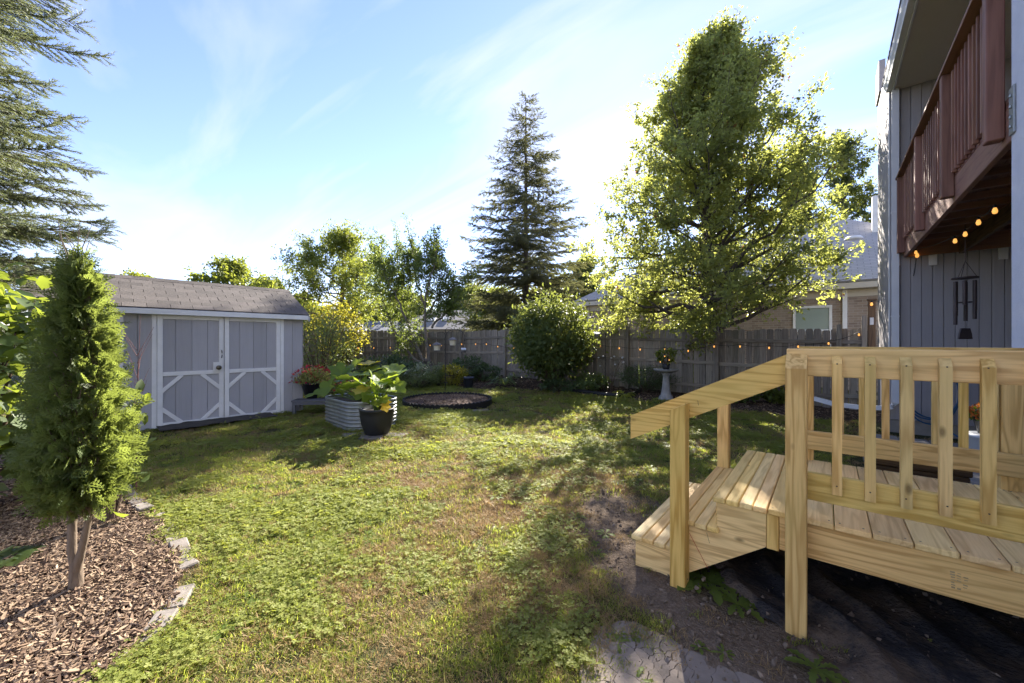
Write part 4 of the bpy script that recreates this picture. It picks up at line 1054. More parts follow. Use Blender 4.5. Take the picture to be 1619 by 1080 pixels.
# ------------------------------------------------------------------ the brick house behind the fence and farther roofs
t = NT('tan_brick'); 
def brickmat(name, rotm):
    t = NT(name); g_ = t.n('ShaderNodeTexCoord'); mpn = t.n('ShaderNodeMapping'); t.l(g_.outputs['Object'], mpn.inputs['Vector']); mpn.inputs['Rotation'].default_value = rotm
    b = t.n('ShaderNodeTexBrick'); t.l(mpn.outputs[0], b.inputs['Vector']); b.inputs['Scale'].default_value = 1.0; b.inputs['Brick Width'].default_value = .21; b.inputs['Row Height'].default_value = .075; b.inputs['Mortar Size'].default_value = .006
    b.inputs['Color1'].default_value = (.36, .27, .20, 1); b.inputs['Color2'].default_value = (.24, .175, .13, 1); b.inputs['Mortar'].default_value = (.38, .34, .29, 1)
    c = t.mix(t.rng(t.noise(mpn.outputs[0], 3, 4), .35, .7, 0, .35), b.outputs['Color'], (.42, .36, .30)); t.base(c, .9, 0, .2); t.bump(b.outputs['Fac'], .4, .01); return t.m
M_BRICK = brickmat('tan_brick_wall', (math.radians(90), 0, 0)); M_BRICKS = brickmat('tan_brick_side', (math.radians(90), 0, math.radians(90)))
t = NT('neighbour_shingles'); g_ = t.coord(jitter=False); br = t.n('ShaderNodeTexBrick'); t.l(g_, br.inputs['Vector']); br.inputs['Scale'].default_value = 1; br.inputs['Brick Width'].default_value = .3; br.inputs['Row Height'].default_value = .12; br.inputs['Mortar Size'].default_value = .008
br.inputs['Color1'].default_value = (.50, .465, .44, 1); br.inputs['Color2'].default_value = (.42, .395, .375, 1); br.inputs['Mortar'].default_value = (.28, .265, .25, 1); t.base(br.outputs['Color'], .9, 0, .25); t.bump(br.outputs['Fac'], .5, .01); M_NROOF = t.m
M_CREAM = pm('cream_trim', (.62, .56, .46), (.55, .50, .41), .6, 3, .05, 30)
NY = 15.5; NX0, NX1 = -8.3, 4.5; NE = 3.3; ND = 8.0
nb = empty('brick_house', (NX0, NY, 0), 'neighbouring tan brick house with grey hip roof behind the fence', 'house')
plank('front_wall', NX0, NX1, NY, NY + .2, 0, NE - .05, M_BRICK, nb, .004); plank('side_wall', NX0, NX0 + .2, NY + .21, NY + ND, 0, NE - .05, M_BRICKS, nb, .004)
ov = .42; e0, e1, f0, f1 = NX0 - ov, NX1 + ov, NY - ov, NY + ND + ov; hw = (f1 - f0) / 2; rz_ = NE + hw * .66
A = np.array(nb.location)
def face(name, pts, mat): 
    pts = np.array(pts, float); n_ = np.cross(pts[1] - pts[0], pts[2] - pts[0]); n_ /= np.linalg.norm(n_); n_ = n_ if n_[2] > 0 else -n_
    # local frame so that courses run level
    xax = np.cross([0, 0, 1], n_); xax /= np.linalg.norm(xax); yax = np.cross(n_, xax); Mx = Matrix(((xax[0], yax[0], n_[0], pts[0][0] - A[0]), (xax[1], yax[1], n_[1], pts[0][1] - A[1]), (xax[2], yax[2], n_[2], pts[0][2] - A[2]), (0, 0, 0, 1)))
    loc = (pts - pts[0]) @ np.stack([xax, yax, n_], 1); m = len(pts); V = np.vstack([loc, loc - np.array([0, 0, .06])])
    o = link(name, pymesh(name, V, [tuple(range(m)), tuple(range(m, 2 * m))[::-1]] + [(i, m + i, m + (i + 1) % m, (i + 1) % m) for i in range(m)], mat), nb); o.matrix_local = Mx; return o
r0 = (e0 + hw, f0 + hw, rz_); r1 = (e1 - hw, f0 + hw, rz_)
face('roof_slope', [(e0, f0, NE), (e1, f0, NE), r1, r0], M_NROOF); face('roof_slope', [(e0, f1, NE), (e0, f0, NE), r0], M_NROOF); face('roof_slope', [(e1, f1, NE), (e0, f1, NE), r0, r1], M_NROOF); face('roof_slope', [(e1, f0, NE), (e1, f1, NE), r1], M_NROOF)
plank('fascia', e0 + .02, e1, f0 - .03, f0 - .002, NE - .24, NE - .07, M_CREAM, nb); plank('fascia', e0 - .03, e0 - .002, f0, f1, NE - .24, NE - .07, M_CREAM, nb)
plank('soffit', e0, e1, f0, NY - .003, NE - .24, NE - .22, M_CREAM, nb); plank('frieze_board', NX0 + .1, NX1, NY - .03, NY - .002, NE - .45, NE - .242, M_CREAM, nb); plank('corner_downspout', NX0 + .05, NX0 + .15, NY - .09, NY - .005, 0, NE - .25, M_CREAM, nb)
def nb_x(px): r = (px - CX) / F_PX; Yc = NY / (SA * r + CA); return CA * r * Yc - SA * Yc
def window(parent, xa, xb, za, zb_, y, mat_glass):
    w = bpy.data.objects.new('window', None); w.parent = parent; w.location = (0, 0, 0); COL.objects.link(w)
    for (a, b, c_, d_) in ((xa - .07, xa, za, zb_), (xb, xb + .07, za, zb_), (xa - .07, xb + .07, zb_ + .002, zb_ + .08), (xa - .07, xb + .07, za - .09, za - .002)): plank('frame', a, b, y - .05, y - .004, c_, d_, M_WHITE, w)
    zm = (za + zb_) / 2; plank('meeting_rail', xa + .002, xb - .002, y - .04, y - .02, zm - .03, zm + .03, M_WHITE, w)
    plank('pane', xa + .002, xb - .002, y - .018, y - .006, zm + .032, zb_, mat_glass, w); plank('pane', xa + .002, xb - .002, y - .018, y - .006, za, zm - .032, M_GLASS, w)
M_BLIND = pm('window_blind', (.34, .40, .34), (.30, .36, .31), .35, 2, .0, 30)
xa, xb = nb_x(1258), nb_x(1311); window(nb, xa, xb, 1.15, 2.55, NY, M_BLIND)
xa, xb = nb_x(1062), nb_x(1100); window(nb, xa, xb, 1.3, 2.5, NY, M_GLASS)
x_ = nb_x(1336); plank('downspout', x_ - .06, x_ + .05, NY - .09, NY - .005, 0, NE - .24, M_WHITE, nb)
vp = PX(1350, 379, 12.6); g = Geo(); g.lathe([(.0, 0), (.24, 0), (.24, .04), (.18, .10), (0, .12)], 16); g.obj('roof_vent', M_WHITE, nb, True, vp - nb.location)
vp = PX(1386, 345, 13.2); plank('flue', vp.x - .12, vp.x + .12, vp.y - .12, vp.y + .12, vp.z - .6, vp.z + .75, M_WHITE, nb)
# far bungalows
def bungalow(name, px, Y, w, dpt, eave, ridge, wall_c, roof_c, label, rzd=0):
    c = W((px - CX) / F_PX * Y, Y); b = empty(name, (c.x, c.y, 0), label, 'house', None, math.radians(rzd))
    mw_ = pm('wall_' + wall_c[0], wall_c[1], None, .8, 2, 0); mr = pm('roof_' + roof_c[0], roof_c[1], None, .9, 3, .2, 20)
    link('wall', cbox(w, dpt, eave, .02, mw_), b, (0, 0, eave / 2)); V = [(-w / 2 - .4, -dpt / 2 - .4, eave), (w / 2 + .4, -dpt / 2 - .4, eave), (w / 2 + .4, dpt / 2 + .4, eave), (-w / 2 - .4, dpt / 2 + .4, eave), (-w / 2 + dpt * .35, 0, ridge), (w / 2 - dpt * .35, 0, ridge)]
    link('roof', pymesh('roof', V, [(0, 1, 5, 4), (2, 3, 4, 5), (1, 2, 5), (3, 0, 4), (3, 2, 1, 0)], mr), b)
    for i in range(4): link('window', cbox(.9, .06, .9, .01, M_GLASS), b, (-w / 2 + w * (i + .5) / 4, -dpt / 2 - .02, eave * .62))
    return b
bl = bungalow('bungalow', 722, 42, 11, 8, 2.7, 4.9, ('buff', (.42, .36, .28)), ('grey', (.30, .28, .26)), 'distant pale bungalow with skylights seen over the fence left of the tall spruce', 39)
for x_ in (-2.2, -.8): o = link('skylight', cbox(.8, 1.0, .08, .02, M_PLASTIC_W), bl, (x_, -2.3, 3.85)); o.rotation_euler = (.45, 0, 0)
bungalow('bungalow', 606, 38, 7, 6, 2.3, 3.5, ('slate', (.30, .30, .32)), ('slate', (.16, .17, .20)), 'distant grey roof just above the fence under the locust tree', 39)
# ------------------------------------------------------------------ trees and shrubs
def barkmat(name, c1, c2):
    t = NT(name); v = t.coord(scale=(14, 14, 2.5), jitter=False); n = t.noise(v, 1.5, 5, .6, .5); t.base(t.mix(t.rng(n, .35, .68), c1, c2), .95, 0, .15); t.bump(n, .8, .02); return t.m
B_GREY = barkmat('grey_bark', (.12, .10, .085), (.055, .047, .04)); B_BROWN = barkmat('brown_bark', (.15, .105, .075), (.07, .05, .037)); B_THUJA = barkmat('thuja_bark', (.19, .145, .11), (.10, .075, .055)); B_PALE = barkmat('pale_bark', (.24, .21, .17), (.12, .10, .085))
L_PEAR = leafmat('pear_leaf', (.085, .118, .042), (.145, .162, .065), (.58, .61, .13), .55, odd=(.22, .10, .04), oddf=.05)
L_LOC = leafmat('locust_leaf', (.075, .11, .022), (.13, .155, .035), (.42, .46, .06), .45)
L_APPLE = leafmat('apple_leaf', (.06, .10, .028), (.11, .14, .045), (.36, .44, .07), .42)
L_VIB = leafmat('viburnum_leaf', (.055, .085, .03), (.095, .125, .045), (.38, .43, .08), .36, rough=.55, spec=.2)
L_FAR = leafmat('far_leaf', (.06, .09, .025), (.10, .125, .04), (.34, .38, .07), .42)
L_YEL = leafmat('yellow_leaf', (.14, .16, .02), (.30, .24, .02), (.55, .50, .05), .45)
L_SHRUB = leafmat('shrub_leaf', (.06, .095, .03), (.10, .135, .045), (.34, .42, .07), .42)
L_NEED = leafmat('spruce_needle', (.075, .10, .055), (.14, .16, .08), (.30, .34, .12), .30, rough=.6)
L_NEEDF = leafmat('dark_needle', (.045, .055, .03), (.085, .09, .045), (.26, .26, .09), .35, rough=.7)
L_THUJA = leafmat('thuja_spray', (.055, .085, .028), (.115, .15, .05), (.36, .43, .08), .40, rough=.55)
L_DARK = leafmat('dark_shrub_leaf', (.04, .07, .028), (.07, .10, .04), (.2, .28, .06), .3)
L_BOX = leafmat('feathery_leaf', (.08, .11, .035), (.14, .17, .055), (.36, .42, .08), .42)

def bez(p0, p1, p2, n):
    u = np.linspace(0, 1, n)[:, None]; return (1 - u) ** 2 * p0 + 2 * u * (1 - u) * p1 + u * u * p2
def norm(v): return v / (np.linalg.norm(v, axis=-1, keepdims=True) + 1e-9)
def tree(name, base, H, env, label, cat='tree', trunk_r=.2, limbs=40, z0=.22, subs=9, twigs=5, per=26, leaf=.07, lmat=None, bark=None, seed=1, rise=.28, T=T_DIAM, lean=(0, 0), group=None, sublen=.34, twiglen=.36, spread=1., up=.25, crown_off=None, ground=None, lowdroop=False, u0=.22):
    global rng
    keep, rng = rng, np.random.default_rng(seed); g = Geo(); hs, rs = np.array([e[0] for e in env]), np.array([e[1] for e in env])
    R_ = lambda z: np.interp(z, hs, rs)
    n = 14; tz = np.linspace(0, 1, n); tp = np.stack([lean[0] * tz + .06 * np.sin(tz * 7 + seed) * H / 10, lean[1] * tz + .06 * np.cos(tz * 6 + seed) * H / 10 - .06 * math.cos(seed) * H / 10, tz * H * .96], -1); tp[0, :2] = 0
    tr = trunk_r * (1 - tz) ** .8 + .012; tr[0] *= 1.35; g.tube(tp, tr, 9)
    tw0 = []; twd = []; twl = []
    for i in range(limbs):
        f = (i + .5) / limbs; h0 = H * (z0 + (.93 - z0) * f ** 1.05); az = i * 2.39996 + rng.normal(0, .3)
        zt = min(h0 + H * rise * (1 - f * .55) * ((-.30 if lowdroop and f < .35 and math.cos(az) * -.775 + math.sin(az) * -.632 > .1 else .35) + .9 * rng.random()), H * .995); R = R_(zt) * (.62 + .42 * rng.random()); 
        if lowdroop and math.cos(az) * .775 + math.sin(az) * .632 > .2: zt = max(zt, 3.6)
        p0 = np.array([np.interp(h0, tp[:, 2], tp[:, k]) for k in range(3)]); off = np.array([0, 0, 0.]) if crown_off is None else np.array([*crown_off, 0.]) * (zt / H)
        p2 = np.array([lean[0] * zt / H + R * math.cos(az), lean[1] * zt / H + R * math.sin(az), zt]) + off; p1 = p0 + (p2 - p0) * np.array([.45, .45, .30 if rise > .05 else .6]) + rng.normal(0, .08 * R + .01, 3)
        P = bez(p0, p1, p2, 9); P[1:-1] += rng.normal(0, .025 * R, (7, 3)); r0 = np.interp(h0, tp[:, 2], tr) * .42; g.tube(P, np.linspace(r0, .008, 9), 6)
        for s in range(subs):
            u = u0 + (1 - u0) * (s + rng.random()) / subs; q = np.array([np.interp(u * 8, np.arange(9), P[:, k]) for k in range(3)]); tg = norm(P[min(8, int(u * 8) + 1)] - P[max(0, int(u * 8) - 1)])
            d = norm(tg * .55 + unit(1)[0] * .8 * spread + np.array([0, 0, up])); l = (R * sublen + .15) * (.6 + .7 * rng.random()) * (1.15 - .45 * u); e = q + d * l
            S = bez(q, q + d * l * .5 + rng.normal(0, .08 * l, 3), e, 5); g.tube(S, np.linspace(max(.006, r0 * .35 * (1 - u) + .006), .004, 5), 4)
            for w in range(twigs):
                v = .25 + .75 * (w + rng.random()) / twigs; qq = np.array([np.interp(v * 4, np.arange(5), S[:, k]) for k in range(3)]); dd = norm(d * .6 + unit(1)[0] * .9 + np.array([0, 0, up * .6]))
                ll = twiglen * (.5 + .8 * rng.random()); tw0.append(qq); twd.append(dd); twl.append(ll)
    tw0 = np.array(tw0); twd = np.array(twd); twl = np.array(twl); m = len(tw0)
    for a, d, l in zip(tw0[::2], twd[::2], twl[::2]): g.tube([a, a + d * l], [.004, .002], 3)
    idx = np.repeat(np.arange(m), per); u = rng.random(len(idx)) ** .8; P = tw0[idx] + twd[idx] * (twl[idx] * u)[:, None] + rng.normal(0, .055, (len(idx), 3)) * (twl[idx] / .36)[:, None]
    D = twd[idx] * .5 + unit(len(idx)) * .8 + np.array([0, 0, -.25]); N = unit(len(idx)) * .8 + np.array([0, 0, .7])
    V, Fv, R1 = place(T, P, D, N, leaf * (.6 + .7 * rng.random(len(idx))), .95)
    # one hue drift per twig so clumps read
    R1 = np.clip(np.repeat(rng.random(m)[idx], len(T[0])) * .55 + R1 * .45, 0, 1)
    b = ground if ground is not None else gzf(base)
    o = empty(name, (base[0], base[1], b - .05), label, cat, group)
    g.obj('trunk', bark or B_GREY, o, True); link('crown', rawmesh('crown', V, Fv, lmat, False, R1), o)
    rng = keep; return o

# the big pear tree behind the fence
pt = W(.5 * 10.9, 10.9)
tree('pear_tree', pt, 10.1, [(0, 0), (1.5, 1.4), (2.0, 2.7), (2.9, 3.2), (4.0, 3.35), (5.0, 2.9), (6.0, 2.75), (7.4, 2.35), (8.6, 1.55), (9.4, .9), (10.1, .3)],
     'tall broad pear tree in full leaf behind the back fence', trunk_r=.21, limbs=100, z0=.16, lowdroop=True, u0=.34, subs=9, twigs=5, per=32, leaf=.09, twiglen=.42, lmat=L_PEAR, bark=B_GREY, seed=11, rise=.24, sublen=.34, crown_off=(.32, .26))
# bushy spruce-side tree, locust, far trees
def far_tree(px, py_top, Y, wpx, label, seed, lmat=L_FAR, leaf=.16, name='leafy_tree', limbs=28, per=30, z0=.22, dens=1., bark=B_GREY, trunk=None, **kw):
    c = W((px - CX) / F_PX * Y, Y); H = EYE + (CY - py_top) / F_PX * Y - .15; R = wpx / F_PX * Y / 2
    return tree(name, c, H, [(0, R * .3), (H * .25, R * .75), (H * .5, R), (H * .75, R * .85), (H * .92, R * .5), (H, R * .15)], label, limbs=limbs, subs=7, twigs=4, per=int(per * dens), leaf=leaf, lmat=lmat, bark=bark, seed=seed, trunk_r=trunk or H * .022, z0=z0, twiglen=R * .2, ground=.1, **kw)
far_tree(540, 372, 30, 205, 'open-crowned locust tree beyond the fence right of the shed', 21, L_LOC, .17, 'locust_tree', 30, 40, .26, bark=B_BROWN, trunk=.28, sublen=.36)
far_tree(366, 418, 34, 150, 'rounded yellow-green treetop showing over the shed roof', 22, L_LOC, .26, per=22)
far_tree(925, 412, 29, 110, 'leafy tree between the tall spruce and the brick house', 23, L_FAR, .17)
far_tree(1335, 212, 27, 130, 'tall leafy tree behind the brick house roof by the downspout', 24, L_FAR, .17, limbs=34, per=24)
far_tree(1260, 250, 30, 90, 'leafy tree behind the pear tree above the brick roof', 25, L_FAR, .2)
far_tree(478, 470, 40, 90, 'low far tree just right of the shed roof', 26, L_LOC, .25)
far_tree(640, 466, 44, 120, 'low far tree behind the fruit tree', 27, L_FAR, .26)
far_tree(750, 458, 60, 160, 'low distant tree left of the tall spruce', 28, L_FAR, .34)
far_tree(560, 482, 52, 130, 'low distant tree behind the locust trunk', 29, L_FAR, .3)
far_tree(870, 452, 36, 130, 'distant tree behind the right side of the tall spruce', 30, L_LOC, .22)
far_tree(790, 462, 33, 120, 'low pale tree behind the foot of the tall spruce', 33, L_LOC, .2)
far_tree(420, 446, 48, 120, 'small far treetop at the right end of the shed ridge', 31, L_LOC, .3)
far_tree(215, 440, 46, 130, 'far treetop behind the shed at its left', 32, L_LOC, .3)

# fruit tree with upright shoots
def fruit_tree():
    global rng
    keep, rng = rng, np.random.default_rng(41); b = W((683 - CX) / F_PX * 15.3, 15.3); g = Geo(); Y = 15.3; A = []; Dd = []
    def sc(px, py, dy=0.): v = PX(px, py, Y + dy) - Vector((b.x, b.y, gzf(b))); return np.array(v)
    stems = [[(684, 592), (678, 565), (672, 520), (672, 470), (682, 430), (690, 395)], [(684, 592), (668, 565), (650, 530), (640, 490), (632, 440), (628, 400)], [(680, 570), (664, 572), (648, 560), (630, 535), (612, 500), (600, 455)], [(673, 500), (690, 475), (715, 455), (730, 440)], [(645, 510), (630, 480), (615, 450), (606, 420)], [(672, 480), (660, 450), (655, 420), (652, 395)], [(682, 520), (700, 500), (712, 488), (722, 470)]]
    anchors = []
    for i, s in enumerate(stems):
        dy = rng.normal(0, .6); P = np.array([sc(p, q, dy * k / (len(s) - 1)) for k, (p, q) in enumerate(s)]); u = np.linspace(0, len(s) - 1, 14); P = np.stack([np.interp(u, np.arange(len(s)), P[:, k]) for k in range(3)], -1) + rng.normal(0, .03, (14, 3)); P[0] = sc(*s[0]) * np.array([1, 1, 0]) if i < 2 else P[0]
        g.tube(P, np.linspace(.075 if i < 3 else .05, .012, 14), 7); anchors += [P[k] for k in range(5, 14)]
    anchors = np.array(anchors)
    for i in range(150):                                   # spreading leafy branches
        a = anchors[rng.integers(len(anchors))]; d = norm(unit(1)[0] + np.array([0, 0, .35])); l = .5 + .9 * rng.random(); P = bez(a, a + d * l * .5 + rng.normal(0, .1, 3), a + d * l, 5); g.tube(P, np.linspace(.012, .004, 5), 4)
        for k in range(5): A.append(P[k] if k else P[2]); Dd.append(d)
    for (px, py0, py1) in ((690, 420, 366), (683, 430, 378), (676, 430, 386), (664, 440, 404), (648, 450, 402), (632, 440, 388), (620, 450, 408), (604, 440, 376), (596, 440, 392), (612, 440, 412), (698, 440, 398), (640, 430, 400), (657, 420, 396), (588, 430, 380), (690, 400, 384)):
        dy = rng.normal(0, .5); P = bez(sc(px - 3, py0 + 25, dy), sc(px, (py0 + py1) / 2, dy), sc(px, py1, dy), 12); g.tube(P, np.linspace(.014, .004, 12), 4)
        for k in range(12):
            for _ in range(2): A.append(P[k]); Dd.append(np.array([0, 0, 1.]))
    A = np.array(A); Dd = np.array(Dd); idx = np.repeat(np.arange(len(A)), 24); P = A[idx] + rng.normal(0, .085, (len(idx), 3)); D = unit(len(idx)) + Dd[idx] * .6
    V, Fv, R = place(T_DIAM, P, D, unit(len(idx)) + np.array([0, 0, .5]), .10 * (.6 + .7 * rng.random(len(idx))), .8)
    o = empty('fruit_tree', (b.x, b.y, gzf(b)), 'slender fruit tree with upright shoots before the back fence', 'tree'); g.obj('trunk', B_PALE, o, True); link('crown', rawmesh('crown', V, Fv, L_APPLE, False, R), o); rng = keep
fruit_tree()

# conifers
def needle_unit(n, ln, fwd, wd=.05, stem=True, flat=.0):
    V = []; F = []
    for i in range(n):
        u = (i + .5) / n; a = i * 2.4; d = np.array([fwd, math.cos(a), math.sin(a) * (1 - flat) + flat * .3]); d /= np.linalg.norm(d); s = np.cross(d, [1, 0, 0]); s /= np.linalg.norm(s); p = np.array([u, 0, 0]); k = len(V)
        V += [p - s * wd * .5 * ln, p + s * wd * .5 * ln, p + d * ln]; F.append((k, k + 1, k + 2))
    k = len(V); V += [np.array([0, -.012, 0]), np.array([0, .012, 0]), np.array([1, 0, 0])]; F.append((k, k + 1, k + 2))
    return np.array(V), np.array(F)
def conifer(name, base, H, env, label, whorls, per_w, z_lo, trunk_r, unit_T, ul, lmat, bark, seed, twig_step=.1, sag=.25, upt=.25, tw=.36, hang=.35, thin=1., z_top=None, jitter=.15):
    global rng
    keep, rng = rng, np.random.default_rng(seed); g = Geo(); hs, rs = zip(*env); P_ = []; D_ = []; N_ = []
    g.tube([(0, 0, 0), (0.02, 0, H * .3), (0, .03, H * .65), (.02, 0, H * .97)], [trunk_r * 1.2, trunk_r * .85, trunk_r * .45, .02], 10)
    for w in range(whorls):
        f = (w + .5) / whorls; z = z_lo + (H * .985 - z_lo) * f
        nb_ = max(3, int(per_w * (1 - .35 * f)))
        for b in range(nb_):
            az = w * 1.1 + b * 6.283 / nb_ + rng.normal(0, .25); R = np.interp(z, hs, rs) * (.75 + .38 * rng.random()); zz = z + rng.normal(0, .12)
            if R < .1: continue
            o = np.array([math.cos(az), math.sin(az), 0]); sd = np.array([-o[1], o[0], 0]); n = 10; u = np.linspace(0, 1, n)[:, None]; sg = sag * (1.15 - f) + rng.normal(0, .05)
            P = o * R * u + np.array([0, 0, zz]) + np.array([0, 0, 1.]) * R * (-sg * u + upt * u * u) + rng.normal(0, .02 * R, (n, 3)) * u
            g.tube(P, np.linspace(.008 + .008 * R, .003, n), 4); m = max(3, int(R / twig_step))
            for k in range(m):
                v = .14 + .86 * (k + rng.random()) / m; q = np.array([np.interp(v * (n - 1), np.arange(n), P[:, c]) for c in range(3)]); tg = norm(P[min(n - 1, int(v * (n - 1)) + 1)] - P[max(0, int(v * (n - 1)) - 1)])
                for s in (-1, 1):
                    if rng.random() > thin * (.3 if seed == 52 and z > 6.2 else 1): continue
                    l = (R * tw * (1.05 - v) + .14 * min(1, R)) * (.6 + .7 * rng.random()); d = norm(tg * .65 + sd * s * .75 + np.array([0, 0, -hang * rng.random() + .08]))
                    nu = max(1, int(l / (ul * .75)))
                    if nu > 1: g.tube([q, q + d * l], [.005, .002], 3)
                    for x in range(nu):
                        P_.append(q + d * l * (x + .3) / nu); D_.append(d + rng.normal(0, .18, 3) + np.array([0, 0, .1])); N_.append(np.array([0, 0, 1.]) + rng.normal(0, .3, 3))
            for x in range(max(2, int(R * .5 / ul))):
                v = 1 - .5 * x / max(2, int(R * .5 / ul)); q = np.array([np.interp(v * (n - 1), np.arange(n), P[:, c]) for c in range(3)]); P_.append(q); D_.append(norm(P[-1] - P[-3]) + rng.normal(0, .1, 3)); N_.append(np.array([0, 0, 1.]))
    P_ = np.array(P_); D_ = np.array(D_); N_ = np.array(N_)
    V, Fv, R1 = place(unit_T, P_, D_, N_, ul * (.8 + .5 * rng.random(len(P_)))); o = empty(name, (base[0], base[1], gzf(base) - .05), label, 'tree')
    g.obj('trunk', bark, o, True); link('crown', rawmesh('crown', V, Fv, lmat, False, R1), o); rng = keep; return o
sp0 = W((831 - CX) / F_PX * 22, 22)
conifer('spruce_tree', sp0, 15.7, [(0, 4.3), (3, 4.2), (5, 3.8), (7, 3.4), (9, 2.9), (11, 2.2), (13, 1.5), (14.6, .9), (15.7, .4)], 'tall thin dark spruce standing alone behind the fence', 31, 7, 1.6, .20, needle_unit(14, .46, .7, .30), .19, L_NEEDF, B_GREY, 51, twig_step=.15, sag=.10, upt=.10, tw=.34, hang=.6, thin=.95)
sp1 = W(-7.1, 4.1)
conifer('blue_spruce', sp1, 9.5, [(0, 1.8), (2.5, 1.85), (4, 1.8), (5.5, 1.7), (7, 1.2), (9.5, .1)], 'blue-green spruce reaching in from the left edge', 34, 9, 1.95, .16, needle_unit(14, .36, 1.0, .28), .105, L_NEED, B_BROWN, 52, twig_step=.054, sag=.14, upt=.18, tw=.34, hang=.5, thin=.95)

# young thuja in the mulch bed
def spray_T():
    V = []; F = []
    def dia(p, d, l, w):
        s = np.array([-d[1], d[0], 0]); k = len(V); V.extend([p, p + d * l * .5 + s * w + np.array([0, 0, .02]), p + d * l, p + d * l * .5 - s * w]); F.extend([(k, k + 2, k + 1), (k, k + 3, k + 2)])
    ax = np.array([1., 0, 0]); dia(np.zeros(3), ax, 1.0, .028)
    for i in range(9):
        u = .12 + .82 * i / 9; s = 1 if i % 2 else -1; a = s * .75; d = np.array([math.cos(a), math.sin(a), 0]); l = .48 * (1.08 - u); p = np.array([u, 0, 0]); dia(p, d, l, .035)
        for j in range(2):
            a2 = a + (.6 if j else -.6); q = p + d * l * (.4 + .25 * j); dia(q, np.array([math.cos(a2), math.sin(a2), 0]), l * .5, .032)
    V = np.array(V); V[:, 2] += -.12 * V[:, 0] ** 2 + .05 * np.abs(V[:, 1]); return V, np.array(F)
SPRAY = spray_T()
def thuja():
    b = W(-2.60, 2.30); g = Geo(); z0_ = gzf(b); Rr = np.random.default_rng(5)
    cw = lambda L: np.array([tuple(W(*q)) for q in L]); A = cw([(0, 0, 0), (-.01, .01, .14), (-.025, 0, .24), (-.045, .02, .42), (-.05, .03, .75), (-.04, .02, 1.2), (-.01, 0, 1.7), (0, 0, 2.0)]); Bq = cw([(0, 0, .12), (.03, .0, .22), (.075, .0, .42), (.095, .02, .7), (.09, .03, 1.2), (.06, .02, 1.55)])
    g.tube(A, [.035, .029, .022, .020, .016, .012, .008, .003], 9); g.tube(Bq, [.026, .020, .016, .014, .010, .004], 7)
    env_z = [.48, .60, .75, 1.0, 1.25, 1.5, 1.75, 1.95, 2.08]; env_r = [.09, .175, .205, .18, .125, .07, .025, .005, .0]
    P = []; D = []; N = []; Ls = []; n = 380
    for i in range(n):
        f = (i + .5) / n; z = .54 + 1.36 * f ** 1.6; az = i * 2.39996 + Rr.normal(0, .2); R = np.interp(z, env_z, env_r) * (.75 + .4 * Rr.random()); st = A if i % 3 else Bq
        q = np.array([np.interp(z - .12, st[:, 2], st[:, k]) for k in range(2)] + [z - .12]); o = np.array([math.cos(az), math.sin(az), 0]); e = np.array([-.01, .02, 0]) + o * R; e[2] = z + .10 * Rr.random() + .04; br = bez(q, (q + e) / 2 + np.array([0, 0, -.05]), e, 6)
        g.tube(br, np.linspace(.006, .002, 6), 3)
        for k in range(12):
            u = .30 + .75 * Rr.random(); p = br[0] + (br[-1] - br[0]) * min(u, 1.) + Rr.normal(0, .022, 3); D.append(o * (.7 + .3 * u) + Rr.normal(0, .45, 3) + np.array([0, 0, .10 + .6 * f])); P.append(p); N.append(np.cross(o, [0, 0, 1]) * Rr.choice([-1, 1]) * .9 + Rr.normal(0, .45, 3) + np.array([0, 0, .25])); Ls.append(.05 + .09 * Rr.random() ** 1.5)
    V, Fv, R1 = place(SPRAY, np.array(P), np.array(D), np.array(N), np.array(Ls)); o = empty('thuja', (b.x, b.y, z0_), 'young bushy thuja with forked bare stem in the mulch', 'tree'); g.obj('trunk', B_THUJA, o, True); link('crown', rawmesh('crown', V, Fv, L_THUJA, False, R1), o)
    g = Geo()
    for i in range(11):
        a = Rr.random() * 6.28; z = 1.86 + .12 * Rr.random(); h = .10 + .22 * Rr.random(); p = np.array([.02 * math.cos(a), .02 * math.sin(a), z]); e = p + np.array([.05 * math.cos(a), .05 * math.sin(a), h * 1.1]); g.tube([p, (p + e) / 2 + Rr.normal(0, .012, 3), e], [.0035, .0025, .001], 4)
    g.obj('bare_twigs', B_GREY, o)
thuja()

